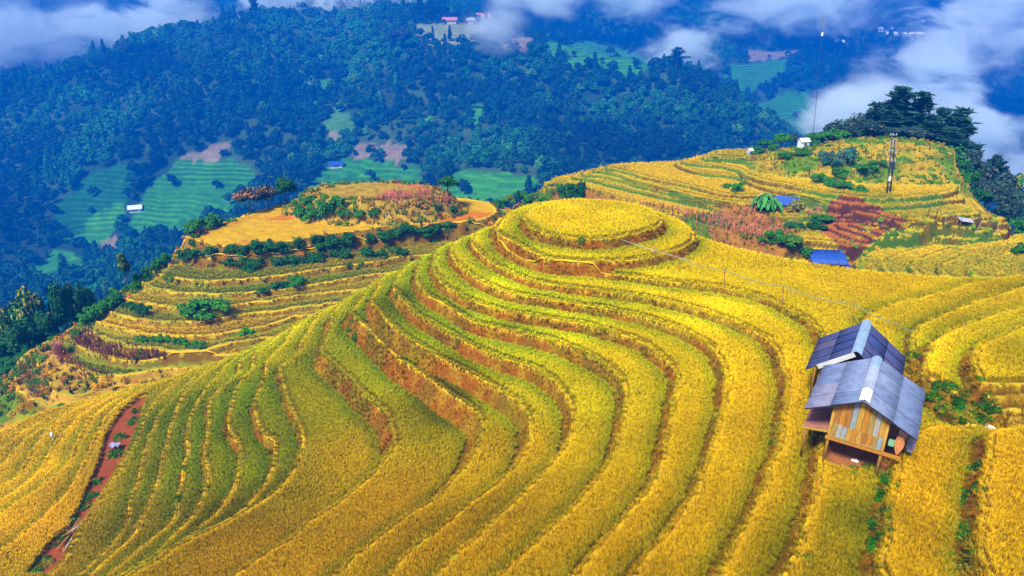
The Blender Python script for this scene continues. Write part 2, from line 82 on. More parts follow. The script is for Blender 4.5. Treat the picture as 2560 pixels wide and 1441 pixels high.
RIGHT_LIPS = [  # drop below the lip,width of the bank,outline of the ground above it (x,y in metres)
    (0.35,0.30,[(29.64,101.83),(29.83,100.99),(33.35,99.89),(36.71,98.01),(39.50,98.54),(42.53,102.69),(46.43,108.75),(47.93,112.75),(52.00,104.00),(50.00,107.00),(30.00,105.50),(32.14,104.33)]),
    (0.65,0.36,[(28.31,102.34),(29.02,100.95),(32.55,100.40),(36.00,97.49),(39.84,96.98),(41.14,93.75),(44.05,90.27),(51.03,90.27),(58.80,92.57),(61.15,93.75),(62.65,97.75),(66.30,104.60),(50.00,107.60),(30.00,106.10),(30.81,104.84)]),
    (0.60,0.33,[(25.34,102.27),(26.11,101.45),(27.34,100.11),(30.77,99.06),(32.42,96.78),(32.52,92.94),(34.24,89.59),(36.28,87.89),(39.67,83.51),(43.62,81.28),(48.62,81.46),(55.31,83.89),(58.02,86.45),(59.52,90.45),(66.60,105.20),(50.00,108.20),(30.00,106.70),(27.84,104.77)]),
    (0.60,0.33,[(24.78,103.59),(25.21,101.43),(26.20,98.84),(27.40,97.10),(29.72,96.13),(32.08,95.41),(32.40,91.97),(33.82,88.13),(37.61,84.38),(40.12,81.43),(45.48,79.85),(50.90,80.90),(54.76,82.88),(56.76,82.88),(58.26,86.88),(66.90,105.80),(50.00,108.80),(30.00,107.30),(27.28,106.09)]),
    (0.45,0.30,[(13.72,102.97),(15.87,102.18),(18.25,98.37),(21.22,94.81),(24.71,91.69),(27.44,87.74),(29.72,86.56),(32.59,87.34),(36.65,85.59),(41.37,81.22),(44.68,78.03),(48.02,75.51),(50.52,72.27),(53.64,74.90),(55.14,78.90),(67.20,106.40),(50.00,109.40),(30.00,107.90),(16.22,105.90)]),
    (0.45,0.30,[(11.89,102.79),(14.64,102.79),(16.80,98.26),(20.93,93.20),(23.50,89.40),(26.14,86.63),(30.03,84.56),(33.65,85.68),(36.91,84.74),(41.29,80.84),(43.75,77.88),(47.32,74.07),(49.68,71.94),(54.59,73.35),(56.09,77.35),(67.50,107.00),(50.00,110.00),(30.00,108.50),(14.39,106.50)]),
    (0.45,0.30,[(10.19,102.60),(13.18,102.09),(16.18,98.63),(19.69,93.83),(23.55,89.43),(26.63,86.32),(29.99,83.75),(34.83,84.47),(38.34,81.83),(40.57,80.15),(43.15,77.42),(45.09,74.13),(46.32,73.70),(48.18,73.00),(51.35,72.30),(56.47,73.28),(57.97,77.28),(67.80,107.60),(50.00,110.60),(30.00,109.10),(12.69,107.10)]),
    (0.65,0.36,[(8.84,102.41),(10.82,102.67),(14.02,98.99),(18.14,94.43),(21.86,90.65),(26.17,86.38),(29.13,82.45),(33.85,81.61),(38.03,82.11),(40.86,80.61),(43.62,78.21),(45.76,75.19),(48.65,73.62),(51.85,72.92),(57.12,74.04),(58.62,78.04),(68.10,108.20),(50.00,111.20),(30.00,109.70),(11.34,107.70)]),
    (0.70,0.39,[(4.83,98.23),(7.13,99.16),(11.63,96.88),(15.29,92.17),(19.83,87.11),(23.69,81.52),(26.99,76.84),(30.02,74.67),(34.69,74.81),(37.65,73.14),(41.59,72.87),(46.64,73.83),(51.47,74.25),(58.20,75.38),(59.70,79.38),(68.40,108.80),(50.00,111.80),(30.00,110.30),(7.33,108.30)]),
    (0.70,0.39,[(3.85,98.59),(7.14,99.05),(10.53,97.25),(14.11,93.42),(18.33,88.72),(21.59,84.08),(25.12,78.32),(28.61,74.30),(33.76,73.35),(38.03,72.68),(44.19,73.21),(49.77,74.99),(59.29,76.69),(60.79,80.69),(68.70,109.40),(50.00,112.40),(30.00,110.90),(6.35,108.90)]),
    (0.35,0.30,[(37.94,79.14),(38.76,76.83),(39.40,73.93),(41.45,73.66),(45.15,75.50),(43.99,78.82),(41.90,80.58),(39.50,80.74)]),
    (0.35,0.30,[(39.00,78.83),(40.30,76.22),(41.16,73.47),(42.81,73.33),(44.53,74.47),(43.31,77.59),(41.25,79.31),(40.08,79.96)]),
    (0.35,0.30,[(39.95,78.21),(41.48,75.90),(42.90,73.57),(43.71,73.57),(43.03,75.75),(41.00,77.89)]),
    (1.00,0.40,[(36.01,67.41),(38.45,70.83),(41.97,73.46),(46.12,75.26),(50.43,76.26),(55.79,77.28),(66.06,78.94),(95.00,75.94),(95.00,58.00),(38.01,58.00)]),
    (0.50,0.20,[(37.59,65.67),(40.23,68.86),(45.34,72.32),(51.78,74.80),(60.37,76.54),(64.58,77.13),(95.00,74.13),(95.00,58.00),(39.59,58.00)]),
    (0.50,0.20,[(39.46,63.95),(42.07,66.92),(46.80,70.39),(52.51,72.52),(58.41,73.91),(62.69,74.76),(95.00,71.76),(95.00,58.00),(41.46,58.00)]),
    (0.50,0.20,[(41.19,62.26),(44.18,65.36),(49.49,68.62),(56.31,71.08),(60.43,71.89),(95.00,68.89),(95.00,58.00),(43.19,58.00)]),
    (0.50,0.20,[(43.18,60.58),(46.28,63.70),(50.20,66.02),(53.76,67.60),(57.77,68.48),(95.00,65.48),(95.00,58.00),(45.18,58.00)]),
]
FAR_POINTS = [(-171,200,-96.3),(-268,330,-120.8),(-246,330,-118.6),(-225,350,-114.9),(-306,390,-109.3),(-264,400,-112.5),(-233,410,-115.7),(-257,440,-95.1),(-197,420,-97.8),(-211,460,-83.5),(-152,380,-96.5),(-167,440,-87.1),(-196,500,-66.0),(-289,510,-73.4),(-366,490,-78.4),(-408,560,-56.9),(-405,600,-47.3),(-368,610,-36.8),(-328,620,-33.7),(-294,640,-25.2),(-261,660,-15.1),(-241,690,-2.3),(-198,680,-14.2),(-155,650,-33.3),(-154,560,-63.1),(-125,490,-75.6),(-120,450,-86.7),(-82,430,-87.4),(-86,460,-78.1),(-60,440,-81.9),(-91,400,-90.0),(-43,400,-90.0),(-86,540,-48.4),(-50,480,-65.5),(-93,600,-28.0),(-112,610,-27.1),(-91,640,-9.9),(-29,650,-18.0),(-34,690,-4.8),(-90,720,-1.3),(7,640,-19.2),(42,630,-23.6),(92,610,-31.0),(135,590,-38.9),(-9,560,-47.7),(36,530,-58.9),(97,530,-61.9),(156,590,-41.5),(177,545,-58.0),(180,500,-78.9),(166,470,-87.0),(55,420,-82.5),(16,390,-83.8),(-7,370,-84.4),(256,800,-61.4),(290,760,-86.6),(300,720,-109.7),(347,800,-70.0),(352,880,-50.3),(457,950,-40.5),(560,1000,-27.8),(451,820,-85.6),(491,760,-107.9),(428,560,-125.0),(620,850,-98.6),(700,1050,-19.2),(325,950,-35.5),(234,900,-37.6),(171,980,-16.9),(93,1000,-7.4),(57,1050,12.5),(-665,950,-16.0),(-532,1000,-2.4),(-385,1050,12.5),(-215,1050,17.8),(-74,1050,17.8),(249,1100,12.4),(496,1120,12.4),(818,1150,18.1),(-375,420,-103.0),(-571,700,-22.3),(-799,1000,12.6),(745,850,-122.4),(903,1100,12.4),(-503,720,-80.9),(-440,730,-74.8),(-366,750,-53.5),(48,720,-43.6),(105,700,-59.0),(168,680,-72.8),(204,600,-104.2),(-60,150,-75.0),(0,170,-80.0),(60,180,-75.0),(130,200,-70.0),(200,260,-90.0),(-150,170,-80.0),(250,380,-120.0),(350,500,-120.0),(0,260,-110.0)]
LEFT_MOUND = (-20.0,96.5,13.5,7.5,2.9,.32)
RIGHT_KNOLL = (53.5,97.5,21.0,11.0,3.4,.9)
CROP_TONES = [(5.84,47.9,0.833,0.634,0.0015),(3.38,46.0,0.9,0.675,0.0015),(7.25,41.5,0.687,0.618,0.0015),(0.55,44.7,0.569,0.564,0.0015),(16.69,43.14,0.754,0.573,0.0015),(25.13,38.9,0.6,0.451,0.0015),(5.54,39.78,0.799,0.709,0.0015),(-0.75,39.35,1.036,0.991,0.0015),(-3.37,44.91,0.731,0.642,0.0015),(-5.32,47.32,0.697,0.709,0.0015),(-6.25,44.98,0.606,0.652,0.0015),(-7.71,42.84,0.208,0.265,0.0015),(-3.8,39.08,0.555,0.621,0.0015),(0.47,35.72,0.638,0.692,0.0015),(2.83,36.04,0.912,0.834,0.0015),(6.98,32.76,0.694,0.548,0.0015),(10.73,35.32,0.911,0.75,0.0015),(12.61,30.52,0.788,0.585,0.0015),(9.08,22.36,0.584,0.393,0.0015),(5.92,18.95,0.569,0.371,0.0015),(2.98,17.71,0.542,0.344,0.0015),(1.5,31.35,0.642,0.559,0.0015),(-0.59,27.5,0.558,0.369,0.0015),(-4.14,33.66,0.228,0.211,0.0015),(-8.5,38.45,0.392,0.422,0.0015),(-11.22,41.39,0.395,0.47,0.0015),(-10.76,36.57,0.459,0.461,0.0015),(-8.71,30.54,0.561,0.39,0.0015),(-5.34,26.02,0.516,0.323,0.0015),(-2.07,21.08,0.473,0.288,0.0015),(-8.3,22.7,0.519,0.327,0.0015),(-11.97,23.82,0.466,0.295,0.0015),(-17.74,48.4,0.863,0.769,0.0015),(-18.46,76.32,0.606,0.642,0.0015),(-18.4,43.84,0.639,0.6,0.0015),(-17.89,38.46,0.251,0.387,0.0015),(-14.41,32.11,0.294,0.352,0.0015),(-18.74,33.71,0.297,0.371,0.0015),(-18.76,37.06,0.289,0.386,0.0015),(-20.73,32.59,0.367,0.411,0.0015),(-23.41,39.72,0.284,0.347,0.0015),(-21.76,29.6,0.347,0.309,0.0015),(-18.15,27.41,0.314,0.293,0.0015),(-22.46,26.99,0.459,0.35,0.0015),(-14.6,27.26,0.191,0.17,0.0015),(-25.51,45.4,0.66,0.536,0.0015),(-30.66,38.07,0.948,0.649,0.0015),(-28.77,31.71,0.884,0.582,0.0015),(-26.92,31.2,0.843,0.543,0.0015),(-31.49,42.84,0.969,0.625,0.0015),(-34.52,39.38,0.804,0.569,0.0015),(10.91,17.88,0.243,0.234,0.0015),(9.75,15.82,0.284,0.209,0.0015),(13.57,18.14,0.616,0.378,0.0015),(12.37,15.53,0.494,0.307,0.0015),(15.8,17.38,0.528,0.329,0.0015),(21.23,26.25,0.377,0.309,0.0015),(20.02,26.82,0.83,0.635,0.0015),(23.26,31.99,0.475,0.391,0.0015),(21.06,33.6,0.61,0.486,0.0015),(20.82,37.61,0.625,0.461,0.0015),(28.67,36.92,0.505,0.368,0.0015),(12.78,25.95,0.654,0.444,0.0015),(9.95,19.38,0.543,0.352,0.0015)]  # crop colour by place, with the dimmer light of the foreground painted in
FAR_FIELDS = [('terrace',[(-244,405),(-246,422),(-235,443),(-232,459),(-213,464),(-197,466),(-174,461),(-161,439),(-158,394),(-184,373),(-198,361),(-230,392)]),('teal',[(-291,412),(-290,456),(-254,457),(-253,447),(-258,433),(-253,427),(-258,385),(-281,380)]),('terrace',[(-132,403),(-127,443),(-118,464),(-111,470),(-63,448),(-58,432),(-46,378),(-48,367),(-122,389)]),('soil',[(-113,473),(-110,482),(-97,488),(-85,487),(-68,467),(-63,450)]),('soil',[(-232,459),(-215,470),(-200,475),(-189,467),(-197,465),(-213,464),(-228,460)]),('pale',[(-93,638),(-72,654),(-32,738),(-17,667),(-40,603),(-75,613)]),('valley',[(18,649),(86,919),(151,847),(189,802),(115,570),(65,583),(30,599)]),('valley',[(229,784),(264,828),(323,851),(318,824),(279,781),(245,772)]),('valley',[(246,731),(298,787),(333,775),(304,692),(173,480)]),('green',[(-170,592),(-153,606),(-144,575),(-165,576)]),('teal',[(-145,624),(-129,618),(-124,580),(-135,580)]),('scrub',[(-139,493),(-137,528),(-133,558),(-122,521),(-114,493),(-123,491)]),('soil',[(-137,498),(-133,502),(-124,497),(-125,494),(-134,494)]),('soil',[(-6,669),(18,862),(17,603),(3,594)]),('soil',[(268,862),(304,884),(353,883),(340,861),(273,835)]),('soil',[(-251,378),(-251,396),(-241,395),(-237,377)]),('soil',[(-285,353),(-279,358),(-262,345),(-272,336)]),('green',[(-269,384),(-270,408),(-261,416),(-249,411),(-254,378)]),('green',[(-44,376),(-39,406),(-7,391),(16,390),(17,355),(-17,354),(-39,362)]),('green',[(-35,536),(-25,545),(-16,496),(-28,489)]),('green',[(40,593),(66,589),(61,576),(39,576)]),('green',[(-278,374),(-253,378),(-240,344),(-263,340)])]
BARE = {'path': [(-25.5,27.0),(-25.71,29.46),(-25.29,30.61),(-26.22,33.82),(-27.06,36.79),(-28.23,39.69),(-28.68,42.43),(-28.32,44.33),(-27.69,44.9),(-27.45,43.5),(-26.9,41.91),(-26.14,39.46),(-25.55,37.43),(-25.49,36.17),(-25.07,34.2),(-24.95,32.49),(-24.72,31.13),(-24.41,29.55),(-24.14,28.08),(-24.27,27.0)],'dip': [(18.3,29.37),(19.98,29.79),(18.61,26.32),(19.0,24.36),(24.02,24.83),(21.42,21.43),(18.19,21.56),(17.68,22.21),(16.67,22.62),(14.97,22.08)],'yard': [(12.51,22.73),(11.59,20.71),(12.15,20.36),(13.47,20.23),(14.48,21.31),(15.41,22.33),(17.26,26.56),(17.64,29.57),(15.19,28.0)]}
RED_PATCH = [(37.74,80.24),(39.6,82.55),(41.97,82.89),(44.72,80.24),(46.53,76.98),(42.23,74.23),(37.77,71.51),(34.99,70.73),(37.15,73.12),(36.64,77.13)]
CORN_SLOPE = [(4.86,101.4),(11.68,97.36),(15.58,92.2),(21.67,84.69),(27.01,85.67),(30.74,84.51),(33.81,81.22),(34.28,77.31),(31.24,73.61),(16.15,43.14),(24.45,79.12),(10.31,46.92),(11.57,95.84),(5.93,98.5)]
WEEDS = [(-27.13,39.5,0.4,40),(-26.42,37.66,0.5,40),(-27.28,41.41,0.4,26),(-26.14,34.78,0.35,26),(-25.7,33.47,0.35,26),(-25.64,32.39,0.35,26),(-25.41,31.2,0.35,26),(-25.23,29.94,0.35,20),(-25.23,28.15,0.4,26),(-25.21,27.45,0.4,26),(-27.55,44.93,0.4,26),(-27.64,42.98,0.35,20),(-19.29,32.78,0.25,10),(-18.36,30.17,0.3,14),(-18.63,29.55,0.3,14),(-14.3,41.68,0.5,40),(-11.58,43.1,0.3,14),(-10.98,42.27,0.3,14),(12.43,20.33,0.3,20),(12.96,20.21,0.35,34),(13.29,20.01,0.3,24),(12.76,19.08,0.4,30),(12.07,17.7,0.3,20),(11.65,16.74,0.3,14),(17.14,21.39,0.25,16),(16.21,19.61,0.3,18),(15.2,18.16,0.3,18),(14.16,16.67,0.3,18),(13.07,15.21,0.4,26),(17.78,24.51,0.45,26),(18.15,23.59,0.6,40),(18.67,22.97,0.5,34),(17.52,23.65,0.45,24),(17.82,22.88,0.5,24),(18.76,28.08,0.3,14),(21.29,28.02,0.25,12),(-14.92,25.62,0.25,14),(-15.61,29.62,0.25,10),(-7.8,43.61,0.25,6),(4.47,42.47,0.25,9),(-12.93,33.95,0.3,10),(-14.89,37.52,0.3,10),(10.64,23.4,0.25,8),(9.03,16.14,0.25,8)]
CORN = [('L',[(-18.85,91.86),(-16.13,95.88),(-12.65,95.66),(-9.8,95.72),(-7.94,101.06),(-9.13,94.13),(-15.46,91.04),(-18.16,90.85)],0.42,(0.62,0.24,0.16),'pink dry corn stalks on top of the left mound',0.05),('L',[(-23.08,90.11),(-15.45,90.77),(-7.59,96.3),(-6.92,94.76),(-12.75,90.73),(-20.82,89.59)],0.5,(0.5,0.28,0.05),'dry corn stalks on the flank of the left mound',0.35),('R',[(15.58,92.2),(19.33,88.61),(23.1,86.39),(26.55,83.72),(30.09,83.93),(32.72,79.6),(32.57,76.55),(28.75,74.59),(26.23,77.17),(12.43,48.34),(9.51,48.88)],0.5,(0.62,0.24,0.14),'pink dry corn stalks on the slope below the right hill',0.1),('L',[(-48.22,68.51),(-43.44,65.12),(-35.9,62.82),(-35.51,62.62),(-39.3,61.84),(-43.18,62.92),(-47.39,65.85)],0.3,(0.2,0.075,0.06),'dark purple brown dry stalks along a low terrace bank of the left hill',0.1),('L',[(-49.72,66.59),(-45.09,62.41),(-41.04,60.35),(-39.74,60.06),(-43.67,60.37),(-48.96,64.38)],0.34,(0.26,0.1,0.06),'brown dry stalks on the lowest terraces of the left hill',0.1),('L',[(-53.39,66.22),(-50.23,63.64),(-45.75,58.39),(-47.31,58.11),(-50.17,60.35),(-53.26,64.65)],0.4,(0.34,0.22,0.1),'pale stalks between green rows at the lower left corner plot',0.45),('R',[(36.83,83.01),(38.69,82.83),(38.85,81.85),(36.94,81.85)],0.4,(0.62,0.26,0.18),'pale dry corn beside the hidden blue roof',0.0),('R',[(39.76,93.03),(42.66,93.97),(46.41,94.05),(51.36,93.0),(52.68,90.77),(48.65,88.56),(43.87,89.7),(40.39,90.29)],0.7,(0.5,0.34,0.12),'dry corn growing among green leaves on the knoll',0.5)]
CLOUDS = [((-463,690,-16),(243,65,67),0,'wide white cloud bank over the upper left ridge'),((-344,700,-8),(185,65,66),0,'white cloud spilling over the left treetops'),((-192,740,13),(195,60,56),0,'pale cloud along the top left of centre'),((-14,580,-7),(58,30,51),0,'white plume of mist beside the pink roofed houses'),((23,700,13),(86,40,35),0,'small cloud behind the tall central trees'),((142,880,17),(258,55,59),0,'thin cloud along the top right of centre'),((167,700,-30),(99,40,49),0,'low mist lying behind the green ridge'),((357,880,8),(258,60,90),0,'grey white cloud above the far village'),((368,620,-41),(139,55,102),-0.5,'broad mist bank over the right valley'),((202,420,-48),(60,35,50),0,'bright mist rising behind the white shed'),((502,740,-9),(195,55,113),0,'bright cloud in the upper right corner'),((371,560,-88),(117,50,77),0.5,'blue grey mist behind the dark pines'),((396,520,-112),(53,35,53),0,'thin mist low at the right edge')]
SPUR = [(33.0, 55.0), (33.0, 71.0), (41.0, 78.5), (52.0, 79.5), (60.0, 76.0), (60.0, 55.0)]
